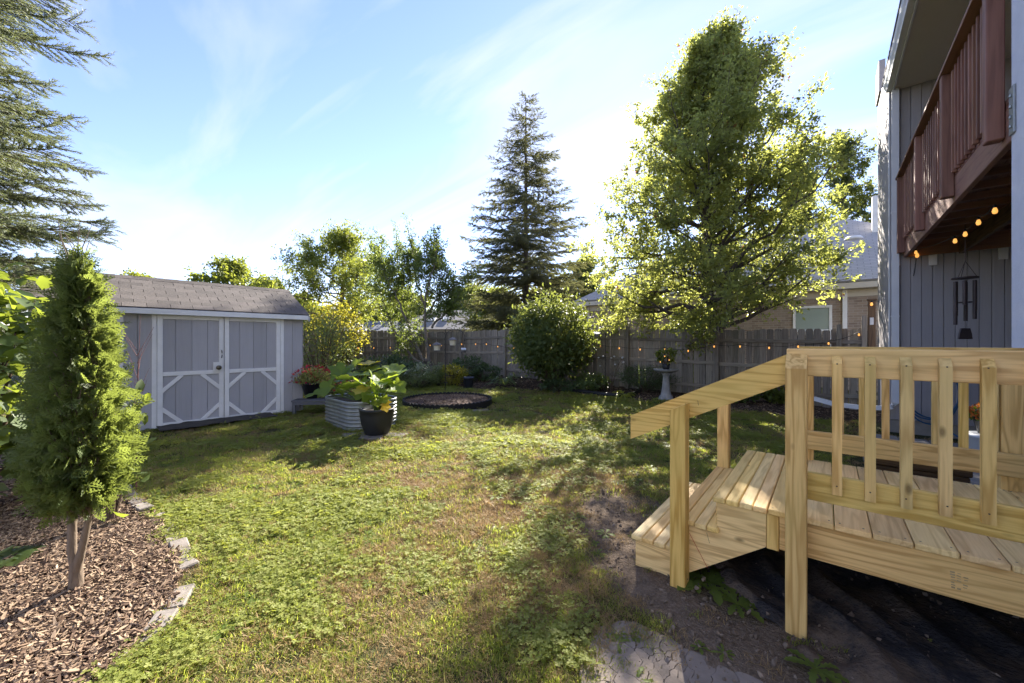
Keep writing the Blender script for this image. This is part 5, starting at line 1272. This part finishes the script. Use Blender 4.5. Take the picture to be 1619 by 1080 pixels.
def bush(name, base, rx, rz_, n, leaf, lmat, label, seed=1, T=T_OVAL, stems=9, clumps=70, cat='shrub', lift=.12, flat=.8, bark=None, group=None, width=1., shape=1., zb=None, droop=-.1):
    """leaves in clumps over an ellipsoid, on real stems"""
    global rng
    keep, rng = rng, np.random.default_rng(seed); d = unit(clumps); d[:, 2] = d[:, 2] * .85 + .15; C = d * (.55 + .45 * rng.random((clumps, 1)) ** .5) * np.array([rx, rx, rz_ * .5]); C[:, 2] += rz_ * .52; C[:, :2] *= (.55 + .45 * np.clip(C[:, 2:3] / (rz_ * .45), 0, 1)) if shape else 1.
    g = Geo()
    for i in range(min(clumps, stems * 4)): c = C[i]; g.tube(bez(np.array([*(c[:2] * .12), 0]), np.array([*(c[:2] * .4), c[2] * .65]), c, 6), np.linspace((.006 + .008 * rz_) * (.45 if stems < 5 else 1), .003, 6), 4)
    idx = rng.integers(0, clumps, n); P = C[idx] + rng.normal(0, 1, (n, 3)) * np.array([rx, rx, rz_ * .5]) * .16; P[:, 2] = np.maximum(P[:, 2], lift * rz_ * .5)
    out = norm(P - np.array([0, 0, rz_ * .4])); D = out * .5 + unit(n) * .8 + np.array([0, 0, droop]); N = out * .6 + unit(n) * .6 + np.array([0, 0, .6])
    V, Fv, R1 = place(T, P, D, N, leaf * (.6 + .7 * rng.random(n)), width); R1 = np.clip(np.repeat(rng.random(clumps)[idx], len(T[0])) * .5 + R1 * .5, 0, 1)
    z = gzf(base) if zb is None else zb; o = empty(name, (base[0], base[1], z), label, cat, group); g.obj('stems', bark or B_BROWN, o); link('leaves', rawmesh('leaves', V, Fv, lmat, False, R1), o); rng = keep; return o
bush('viburnum', W(.104 * 11.7, 11.7), 1.12, 2.62, 12000, .125, L_VIB, 'large rounded dark-green shrub against the back fence', 61, clumps=230, width=.85, shape=1)
L_BIG = leafmat('broad_leaf', (.05, .085, .03), (.085, .12, .045), (.40, .48, .05), .45, rough=.5, spec=.25)
bush('broadleaf_shrub', W(-4.5, 3.15), .72, 1.95, 1500, .14, L_BIG, 'broad-leaved shrub at the left edge behind the thuja', 62, clumps=90, width=1.25)
bush('broadleaf_shrub', W(-3.32, 3.2), .20, 1.15, 50, .13, L_BIG, 'leafy sapling poking out right of the thuja', 63, stems=2, clumps=22, width=.8, T=T_OVAL)
# twiggy red shoot behind the thuja
rb = W(-3.75, 3.85); g = Geo(); Rr = np.random.default_rng(3)
for i in range(16): a = Rr.random() * 6.28; z = .6 + .9 * Rr.random(); p = np.array([.05 * z, 0, z]); e = p + np.array([.12 * math.cos(a), .12 * math.sin(a), .22 + .1 * Rr.random()]); g.tube([p, e], [.0022, .001], 4)
g.tube([(0, 0, 0), (.03, 0, .7), (.08, .02, 1.75)], [.006, .004, .0015], 6); o = empty('bare_shoot', (rb.x, rb.y, gzf(rb)), 'thin reddish bare shoot against the shed wall beside the thuja', 'plant'); g.obj('stems', pm('red_twig', (.16, .06, .05), None, .8, 5, 0), o)
# shrubs in the beds
tall = W(-5.55, 11.2); bush('tall_shrub', tall, 1.0, 2.2, 4200, .085, L_BOX, 'tall loose green shrub just right of the shed', 64, T_DIAM, clumps=90, width=.6)
bush('yellow_shrub', W(-6.6, 14.2), 1.1, 2.75, 3200, .12, L_YEL, 'yellow-leaved shrub above the green one by the shed', 65, T_DIAM, clumps=60)
bush('peony', W((615 - CX) / F_PX * 12.6, 12.6), .95, .85, 2600, .12, L_DARK, 'dark-green leafy perennial clump before the left fence', 66, clumps=60, cat='plant', width=.7)
L_VAR = leafmat('variegated_leaf', (.12, .17, .06), (.42, .42, .30), (.4, .45, .2), .35)
bush('variegated_plant', W((672 - CX) / F_PX * 12.3, 12.3), .55, .70, 1000, .10, L_VAR, 'pale variegated plant behind the feathery clump', 67, clumps=40, cat='plant')
bush('feathery_plant', W((662 - CX) / F_PX * 11.7, 11.7), .58, .50, 3200, .06, L_BOX, 'low feathery green clump at the bed edge', 68, T_DIAM, clumps=60, cat='plant', width=.4)
bush('spiky_plant', W((694 - CX) / F_PX * 12.1, 12.1), .32, .5, 900, .07, L_BOX, 'small upright green plant beside the shepherd hook', 69, T_DIAM, clumps=30, cat='plant', width=.4)
bush('golden_shrub', W((717 - CX) / F_PX * 12.2, 12.2), .42, .62, 1500, .07, L_YEL, 'small golden shrub near the dark-blue pot', 70, T_DIAM, clumps=40, cat='shrub')
bush('dark_perennial', W((742 - CX) / F_PX * 13.4, 13.4), .55, .85, 1500, .09, L_DARK, 'dark perennial behind the dark-blue pot', 71, T_DIAM, clumps=40, cat='plant')
bush('dark_perennial', W((768 - CX) / F_PX * 13.2, 13.2), .45, .55, 1000, .09, L_DARK, 'low dark perennial right of the dark-blue pot', 72, T_DIAM, clumps=40, cat='plant')
bush('leafy_perennial', W((935 - CX) / F_PX * 11.0, 11.0), .55, .50, 900, .09, L_SHRUB, 'low leafy plant between big shrub and tall hook', 73, clumps=30, cat='plant')
bush('bushy_herb', W((1020 - CX) / F_PX * 10.9, 10.9), .75, .70, 4200, .07, L_DARK, 'bushy grey-green herb left of the birdbath', 74, T_DIAM, clumps=80, cat='plant', width=.35)
bush('leafy_perennial', W((1170 - CX) / F_PX * 9.3, 9.3), .5, .45, 700, .10, L_SHRUB, 'low leafy plant in shade right of the birdbath', 75, clumps=26, cat='plant')
bush('leafy_perennial', W((1232 - CX) / F_PX * 9.2, 9.2), .45, .75, 700, .12, L_LOC, 'bright green plant beside the fence above the handrail', 76, clumps=26, cat='plant')
bush('leafy_perennial', W((880 - CX) / F_PX * 11.0, 11.0), .5, .32, 700, .08, L_DARK, 'low dark plants under the front of the big shrub', 77, clumps=30, cat='plant')
L_HOSTA = leafmat('hosta_leaf', (.065, .105, .035), (.11, .145, .05), (.34, .42, .07), .4)
L_LIME = leafmat('lime_leaf', (.18, .22, .03), (.28, .28, .04), (.55, .55, .06), .4)
def rosette_plant(name, base, n, L, wd, mat, label, lift=.8, T=False, zb=None):
    me = rosette(n, L, wd, name, mat, lift); o = empty(name, (base[0], base[1], gzf(base) if zb is None else zb), label, 'plant'); link('leaves', me, o); return o
rosette_plant('daylily', W((798 - CX) / F_PX * 12.2, 12.2), 60, .62, .045, L_HOSTA, 'arching daylily clump left of the big shrub', 1.5)
rosette_plant('hosta', W((985 - CX) / F_PX * 10.15, 10.15), 30, .34, .16, L_LIME, 'lime-yellow hosta by the black edging', 1.0)
rosette_plant('hosta', W((1065 - CX) / F_PX * 9.3, 9.3), 18, .2, .16, L_LIME, 'small lime hosta at the birdbath foot', .9)
rosette_plant('low_squash_plant', GP(14, 888), 26, .17, .36, L_APPLE, 'low broad-leaved plant on the mulch at the left edge', .6)
# rose stems with white blooms
rp_ = W((966 - CX) / F_PX * 10.9, 10.9); o = empty('rose', (rp_.x, rp_.y, gzf(rp_)), 'thin rose stems with small white blooms by the tall hook', 'plant'); g = Geo(); gw = Geo(); Rr = np.random.default_rng(9)
for i in range(9): a = Rr.random() * 6.28; e = np.array([.35 * math.cos(a), .35 * math.sin(a), .7 + .35 * Rr.random()]); g.tube(bez(np.zeros(3), e * np.array([.3, .3, .7]), e, 6), np.linspace(.006, .003, 6), 4); gw.lathe([(0, -.02), (.028, 0), (.03, .02), (0, .03)], 7, tuple(e))
g.obj('stems', B_BROWN, o); gw.obj('bloom', pm('white_petal', (.6, .58, .55), None, .7, 5, 0), o, True)
# ------------------------------------------------------------------ garden furniture
def outline(w, h, r, n=8):
    pts = []
    for (cx, cy, a0) in ((w / 2 - r, h / 2 - r, 0), (-w / 2 + r, h / 2 - r, 90), (-w / 2 + r, -h / 2 + r, 180), (w / 2 - r, -h / 2 + r, 270)):
        for i in range(n + 1): a = math.radians(a0 + 90 * i / n); pts.append((cx + r * math.cos(a), cy + r * math.sin(a), math.cos(a), math.sin(a)))
    return pts
M_STEEL = pm('corrugated_steel', (.40, .41, .40), (.30, .31, .30), .42, 8, .05, 40, metal=.75)
M_SOIL = pm('pot_soil', (.06, .045, .035), (.03, .024, .02), .95, 20, .8, 60)
bc = W(-2.78, 7.10); bd = W(.74, -.68); rb_ = empty('raised_bed', (bc.x, bc.y, gzf(bc)), 'corrugated steel raised planter with rounded corners', 'raised bed', None, math.atan2(bd.y, bd.x))
ol = outline(1.30, .92, .27); n = len(ol); V = []; rows = 64; H_ = .47
for j in range(rows + 1):
    z = H_ * j / rows; amp = .013 * math.sin(z / H_ * 2 * math.pi * 7.5)
    for (x_, y_, nx_, ny_) in ol: V.append((x_ + nx_ * amp, y_ + ny_ * amp, z))
F = [(j * n + i, j * n + (i + 1) % n, (j + 1) * n + (i + 1) % n, (j + 1) * n + i) for j in range(rows) for i in range(n)]
link('wall', rawmesh('wall', np.array(V), np.array(F), M_STEEL, True), rb_)
g = Geo(); pts = [(x_, y_, H_ + .004) for (x_, y_, a, b) in ol] + [(ol[0][0], ol[0][1], H_ + .004)]; g.tube(pts, .013, 7); g.obj('rim', M_STEEL, rb_, True)
link('soil', pymesh('soil', [(x_ * .98, y_ * .98, H_ - .05) for (x_, y_, a, b) in ol], [tuple(range(n))], M_SOIL), rb_)
for (x_, y_) in ((-.655, .15), (-.655, -.12), (.1, -.468), (-.2, -.468), (.40, -.468)): 
    g = Geo(); [g.lathe([(0, .0), (.010, .003), (0, .006)], 6, (x_, y_, .06 + k * .11)) for k in range(4)]; g.obj('bolts', M_STEEL, rb_)
# squash leaves
def squash_leaf_T():
    V = [(0, 0, 0)]; m = 20
    for i in range(m):
        a = 2 * math.pi * i / m; lob = 1 + .16 * math.cos(5 * a) + .07 * math.cos(15 * a + 1); r = .5 * lob * (1. if abs(a - math.pi) > .4 else .55); V.append((r * math.cos(a) + .1, r * math.sin(a), .14 * r * (1 + .5 * math.sin(3 * a)) + (.03 if i % 2 else -.02)))
    for i in range(m): a = 2 * math.pi * i / m; V.append((.25 * math.cos(a) + .05, .25 * math.sin(a), .035 + (.02 if i % 4 == 0 else -.01)))
    F = [(0, 1 + m + i, 1 + m + (i + 1) % m) for i in range(m)]
    for i in range(m): F += [(1 + m + i, 1 + i, 1 + (i + 1) % m), (1 + m + i, 1 + (i + 1) % m, 1 + m + (i + 1) % m)]
    return np.array(V, float), np.array(F)
T_SQ = squash_leaf_T()
L_SQ = leafmat('squash_leaf', (.10, .17, .025), (.17, .23, .04), (.48, .60, .05), .45, rough=.5, odd=(.42, .32, .03), oddf=.05)
M_STALK = pm('green_stalk', (.12, .18, .04), None, .6, 5, 0)
def squash(name, base, zb, spots, label, seed):
    Rr = np.random.default_rng(seed); o = empty(name, (base.x, base.y, zb), label, 'plant'); g = Geo(); P = []; D = []; N = []; L = []
    for (px, py, Y, sz) in spots:
        e = np.array(PX(px, py, Y)) - np.array((base.x, base.y, zb)); q = np.array([e[0] * .15, e[1] * .15, 0]); g.tube(bez(q, np.array([e[0] * .55, e[1] * .55, e[2] * .95]), e, 7), np.linspace(.011, .006, 7), 6)
        out = norm(np.array([e[0], e[1], 0]) + Rr.normal(0, .15, 3)); P.append(e); D.append(out + np.array([0, 0, -.25 + Rr.normal(0, .25)])); N.append(np.array([0, 0, 1.]) + Rr.normal(0, .35, 3) - np.array(W(0, .45)) + out * .25); L.append(sz)
    V, Fv, R = place(T_SQ, np.array(P), np.array(D), np.array(N), np.array(L) * 1.28); g.obj('stalks', M_STALK, o, True); link('leaves', rawmesh('leaves', V, Fv, L_SQ, True, R), o); return o
Rr = np.random.default_rng(77)
bs = [(520, 612, 6.9, .30), (500, 622, 7.0, .26), (545, 600, 6.8, .30), (540, 590, 7.1, .30), (560, 580, 7.2, .32), (570, 592, 7.0, .30), (585, 586, 7.3, .30), (530, 606, 7.3, .28), (555, 612, 6.7, .28), (570, 605, 6.8, .26), (600, 600, 7.3, .28), (578, 577, 7.4, .36), (612, 593, 7.2, .30), (590, 610, 7.1, .28), (540, 618, 7.2, .24), (565, 620, 6.9, .24), (515, 618, 7.4, .24)]
squash('squash_plant', bc, gzf(bc) + .42, bs, 'sprawling squash plant filling the steel planter', 78)
pp = W(-2.155, 6.16); ps = [(605, 605, 6.1, .26), (620, 596, 6.25, .32), (625, 608, 6.15, .24), (588, 612, 6.0, .26), (575, 618, 6.05, .24), (598, 622, 5.95, .22), (610, 618, 6.0, .22), (590, 600, 6.3, .28), (618, 585, 6.5, .28), (605, 630, 5.93, .17), (582, 630, 5.95, .16), (570, 606, 6.2, .26), (596, 634, 5.92, .15)]
squash('squash_plant', pp, gzf(pp) + .40, ps, 'squash plant growing in the large black pot', 79)
pot = empty('black_pot', (pp.x, pp.y, gzf(pp) + .03), 'large round black pot in front of the steel planter', 'pot')
g = Geo(); g.lathe([(0, 0), (.16, 0), (.185, .02), (.235, .16), (.262, .30), (.262, .38), (.272, .385), (.272, .415), (.25, .418), (.24, .37), (.0, .36)], 32); g.obj('body', M_BLACKPOT, pot, True)
g = Geo(); g.lathe([(0, .372), (.243, .37)], 24); g.obj('soil', M_SOIL, pot)
for i, (dx_, dy_, rz2, lb) in enumerate(((-.36, -.05, .3, 'flat paving slab left of the black pot'), (.30, -.02, -.2, 'flat paving slab right of the black pot'), (-.02, -.20, .1, 'flat paving slab in front of the black pot'))):
    c = W(-2.155 + dx_, 6.16 + dy_); tag(link('paving_slab', cbox(.34, .24, .05, .008, M_EDG), None, (c.x, c.y, gzf(c) + .006 + .004 * i), (0, 0, YAW + rz2)), lb, 'paving slab', 'slabs under the black pot')
wl = [q for q in COL.objects if q.name.startswith('squash_plant')][-1]
e = np.array(PX(609, 636, 5.98)) - np.array(wl.location); Vw, Fw, Rw = place(T_SQ, np.array([e, e + np.array([0, 0, -.06])]), np.array([tuple(W(.4, -.5, -.5)), tuple(W(.3, -.3, -1.))]), np.array([tuple(W(.2, -.6, .6)), tuple(W(.5, -.7, .1))]), np.array([.16, .15]))
wy = link('wilted_leaf', rawmesh('wilted_leaf', Vw, Fw, leafmat('wilted_yellow', (.62, .45, .05), (.55, .42, .14), (.7, .5, .06), .35), True, Rw), wl); wy['label'] = 'yellow wilted leaf hanging over the pot rim'
# grey bench with pots by the shed corner
bn = W(-4.22, 8.10); bz = gzf(bn); bench = empty('bench', (bn.x, bn.y, bz), 'low grey plant bench beside the shed corner', 'bench', None, YAW + math.radians(8))
M_BENCH = pm('grey_bench_paint', (.13, .13, .145), (.10, .10, .115), .7, 6, .2, 50)
for i in range(3): link('slat', cbox(.95, .105, .03, .004, M_BENCH), bench, (.15, -.12 + .11 * i, .285))
for x_ in (-.28, .58):
    for y_ in (-.12, .10): link('leg', cbox(.06, .06, .27, .004, M_BENCH), bench, (x_, y_, .135))
link('apron', cbox(.80, .02, .06, .003, M_BENCH), bench, (.15, -.16, .235))
def coleus(base, zb, r, label, seed, n=700, plab='flower pot'):
    o = empty('flower_pot', (base.x, base.y, zb), label, 'flower pot'); g = Geo(); g.lathe([(0, 0), (r * .62, 0), (r * .95, .30), (r, .30), (r, .34), (r * .92, .34), (r * .88, .28), (0, .28)], 20); g.obj('pot', M_BLACKPOT, o, True)
    Rr = np.random.default_rng(seed); P = norm(Rr.normal(size=(n, 3))) * np.array([r * 1.55, r * 1.55, .30]) * (.5 + .5 * Rr.random((n, 1))); P[:, 2] = np.abs(P[:, 2]) + .32
    V, Fv, R = place(T_OVAL, P, Rr.normal(size=(n, 3)) + P * 2, Rr.normal(size=(n, 3)) * .5 + np.array([0, 0, 1.]), .07); link('leaves', rawmesh('leaves', V, Fv, leafmat('coleus_leaf', (.16, .20, .05), (.34, .30, .10), (.5, .5, .12), .4), False, R), o)
    m = n // 4; P = norm(Rr.normal(size=(m, 3))) * np.array([r * 1.7, r * 1.7, .34]) * (.92 + .1 * Rr.random((m, 1))); P[:, 2] = np.abs(P[:, 2]) + .34
    V, Fv, R = place(T_DIAM, P, Rr.normal(size=(m, 3)) + P * 2, Rr.normal(size=(m, 3)) * .5 + np.array([0, 0, 1.]), .06); link('blossom', rawmesh('blossom', V, Fv, leafmat('red_petal', (.42, .03, .04), (.30, .02, .05), (.6, .06, .06), .35), False, R), o)
coleus(W(-4.28, 8.32), bz + .30, .25, 'dark pot of red-flowered coleus on the bench beside the shed', 81)
coleus(W(-3.92, 8.55), bz + .02, .26, 'dark pot of red-flowered plants standing behind the bench end', 82)
# round bed with scalloped black edging
rg = empty('round_bed', (RING.x, RING.y, gzf(RING)), 'round mulched flower bed inside scalloped black edging', 'flower bed')
M_EDGE = pm('black_edging', (.018, .018, .018), None, .6, 6, .1, 30)
V = []; m = 180; F = []
for i in range(m):
    a = 2 * math.pi * i / m; zt = .115 + .04 * abs(math.sin(a * 32)); c_, s_ = math.cos(a), math.sin(a); wob = 1.06 + .012 * math.sin(3 * a) + .008 * math.sin(7 * a)
    for (rr, z) in ((wob, -.04), (wob, zt), (wob - .025, zt), (wob - .025, -.04)): V.append((rr * c_, rr * s_, z))
for i in range(m):
    j = (i + 1) % m
    for k in range(3): F.append((i * 4 + k, j * 4 + k, j * 4 + k + 1, i * 4 + k + 1))
link('edging', pymesh('edging', V, F, M_EDGE), rg)
rr = np.linspace(0, 1.03, 14); aa = np.linspace(0, 2 * np.pi, 48, endpoint=False); X = rr[:, None] * np.cos(aa); Y = rr[:, None] * np.sin(aa); Z = .075 + .03 * vn(X + 5, Y + 5, .2, 91) + .03 * (1 - rr[:, None] ** 2)
F = [(i * 48 + j, i * 48 + (j + 1) % 48, (i + 1) * 48 + (j + 1) % 48, (i + 1) * 48 + j) for i in range(13) for j in range(48)]
link('soil', rawmesh('soil', np.stack([X, Y, Z], -1), np.array(F), pm('ring_mulch', (.13, .075, .05), (.05, .03, .022), .95, 18, .9, 40, bdist=.02), True), rg)
q = 1000; a = rng.random(q) * 6.283; r = 1.0 * np.sqrt(rng.random(q)); x = RING.x + r * np.cos(a); y = RING.y + r * np.sin(a)
chips('ring_mulch', x, y, gzf(RING) + .10 + .03 * (1 - r * r), .7, 1.4, 'brown bark mulch inside the round bed')
c = GP(760, 650); tag(link('paving_slab', cbox(.34, .2, .05, .008, M_EDG), None, (c.x, c.y, gzf(c) + .005), (0, 0, YAW + .2)), 'pale paving slab at the front edge of the round bed', 'paving slab')
# shepherd hooks, lanterns, feeder
M_IRON = pm('black_iron', (.02, .02, .02), (.035, .028, .022), .6, 12, .1, 40)
hk = W((704 - CX) / F_PX * 11.3, 11.3); hz = gzf(hk); shook = empty('shepherd_hook', (hk.x, hk.y, hz), 'black double shepherd hook in the lawn before the back fence', 'garden hook')
ex = np.array(W(1, 0)); Zt = 1.78
g = Geo(); zz = np.linspace(-.1, Zt, 60); g.tube(np.stack([.008 * np.cos(zz * 40), .008 * np.sin(zz * 40), zz], -1), .011, 6); g.obj('pole', M_IRON, shook)
def arm(sgn, reach, ztop, name='arm'):
    th = np.linspace(0, np.pi * 1.15, 14); P = np.stack([sgn * reach / 2 * (1 - np.cos(th)), 0 * th, ztop + reach * .42 * np.sin(th)], -1); P = np.stack([P[:, 0] * ex[0], P[:, 0] * ex[1], P[:, 2]], -1); g = Geo(); g.tube(P, .007, 5); return g
arm(-1, .24, Zt - .15).obj('arm', M_IRON, shook); arm(1, .22, Zt - .02).obj('arm', M_IRON, shook); arm(1, .58, Zt - .22).obj('arm', M_IRON, shook)
M_LAMP = pm('lantern_glass', (.75, .68, .50), (.66, .60, .44), .3, 3, 0); M_LROOF = pm('lantern_roof', (.17, .155, .15), None, .6, 5, .1)
def lantern(px, py, label):
    c = PX(px, py, 11.28); o = empty('lantern', (c.x, c.y, c.z - .13), label, 'lantern'); g = Geo()
    g.lathe([(.0, 0), (.10, 0), (.10, .018), (0, .02)], 6); g.obj('base', M_LROOF, o); g = Geo(); g.lathe([(.085, .02), (.105, .17)], 6); g.obj('glass', M_LAMP, o)
    g = Geo(); g.lathe([(.15, .165), (.155, .175), (.06, .235), (.02, .25), (0, .27)], 6); g.obj('roof', M_LROOF, o)
    for i in range(6): a = i * 1.047; g = Geo(); g.tube([(.068 * math.cos(a), .068 * math.sin(a), .018), (.088 * math.cos(a), .088 * math.sin(a), .17)], .006, 4); g.obj('frame_bar', M_LROOF, o)
    g = Geo(); g.tube([(0, 0, .265), (0, 0, .34)], .003, 4); g.obj('hanger', M_IRON, o)
lantern(691, 548, 'hanging garden lantern left of the shepherd hook pole'); lantern(716, 540, 'hanging garden lantern right of the shepherd hook pole')
def tray(px, py, Y, label):
    c = PX(px, py, Y); o = empty('bird_feeder', (c.x, c.y, c.z), label, 'bird feeder'); q = link('panel', cbox(.14, .10, .03, .004, M_PLASTIC_W), o, (0, 0, 0)); q.rotation_euler = (.5, 0, YAW + .3); g = Geo(); g.box(-.05, .05, -.04, .04, -.10, -.03); g.obj('body', M_LROOF, o); g = Geo(); g.tube([(0, 0, .01), (0, 0, .2)], .003, 4); g.obj('hanger', M_IRON, o)
tray(733, 552, 11.28, 'small white feeder hanging from the long hook arm')
h2 = W((957 - CX) / F_PX * 10.9, 10.9); hk2 = empty('shepherd_hook', (h2.x, h2.y, gzf(h2)), 'single tall hook before the fence right of the big shrub', 'garden hook'); g = Geo(); g.tube([(0, 0, -.1), (0, 0, 1.85)], .010, 6); g.obj('pole', M_IRON, hk2); arm(-1, .20, 1.83).obj('arm', M_IRON, hk2)
tray(943, 527, 10.9, 'small white feeder hanging from the single tall hook')
# dark-blue nursery pot
c = GP(741, 613, .09); npot = empty('flower_pot', (c.x, c.y, gzf(c)), 'dark-blue plastic pot standing at the bed edge', 'pot'); g = Geo(); g.lathe([(0, 0), (.12, 0), (.155, .29), (.165, .29), (.165, .33), (.145, .33), (.14, .28), (0, .28)], 20); g.obj('pot', pm('blue_grey_pot', (.06, .07, .10), None, .5, 5, .05), npot, True)
g = Geo(); g.lathe([(0, .285), (.14, .285)], 16); g.obj('soil', M_SOIL, npot)
# black bender edging
g = Geo(); P = [GP(p, q, .06) for p, q in ((902, 620), (930, 623), (955, 626), (985, 627), (1005, 624), (1015, 619))]; o0 = P[0]; P = np.array([(v.x - o0.x, v.y - o0.y, gzf(v) + .05) for v in P]); u = np.linspace(0, 5, 26); P = np.stack([np.interp(u, np.arange(6), P[:, k]) for k in range(3)], -1); g.tube(P, .055, 8, True)
tag(g.obj('lawn_edging', M_EDGE, None, True, (o0.x, o0.y, 0)), 'length of black tube edging along the back bed', 'edging')
# birdbath
bb = W((1053 - CX) / F_PX * 9.55, 9.55); bath = empty('birdbath', (bb.x, bb.y, gzf(bb)), 'grey concrete pedestal birdbath before the fence', 'birdbath'); M_CONC = pm('cast_concrete', (.33, .32, .30), (.24, .235, .22), .9, 9, .4, 60)
g = Geo(); g.lathe([(0, 0), (.19, 0), (.19, .05), (.16, .07), (.17, .10), (.13, .13), (.11, .22), (.085, .42), (.075, .58), (.10, .66), (.12, .68), (0, .69)], 12); g.obj('pedestal', M_CONC, bath)
g = Geo(); g.lathe([(0, .685), (.12, .69), (.26, .73), (.30, .77), (.295, .785), (.27, .775), (.15, .74), (0, .73)], 32); g.obj('bowl', M_CONC, bath, True)
o = bush('pot_plant', bb, .20, .42, 420, .07, L_LOC, 'small potted yellow-green plant set in the birdbath bowl', 85, clumps=22, cat='pot plant', zb=gzf(bb) + .86, shape=0); g = Geo(); g.lathe([(0, -.12), (.07, -.12), (.095, .05), (.085, .05), (0, .03)], 14); g.obj('pot', M_BLACKPOT, o, True)
string('string_lights', [PX(1044, 571, 9.35), PX(1051, 562, 9.35), PX(1058, 568, 9.4)], 'tiny light string wound in the birdbath pot plant', .01, .5)
# weeds beside the deck post
for (px, py, n_, L, lb) in ((1120, 930, 13, .20, 'dandelion clump between the two near deck posts'), (1165, 965, 10, .16, 'dandelion with narrow leaves left of the tall deck post'), (1095, 925, 9, .13, 'small dandelion at the foot of the stair post'), (1370, 1035, 9, .10, 'small weed in the soil right of the tall post'), (1290, 1065, 12, .11, 'weed tuft at the bottom of the photo below the post'), (1440, 1050, 7, .08, 'tiny weed at the edge of the black fabric')):
    v = GP(px, min(py, 1075)); me = rosette(n_, L, .16, 'dandelion', M_WEED, .5, True); o = empty('dandelion', (v.x, v.y, gzf(v) + .012), lb, 'weed'); link('leaves', me, o)
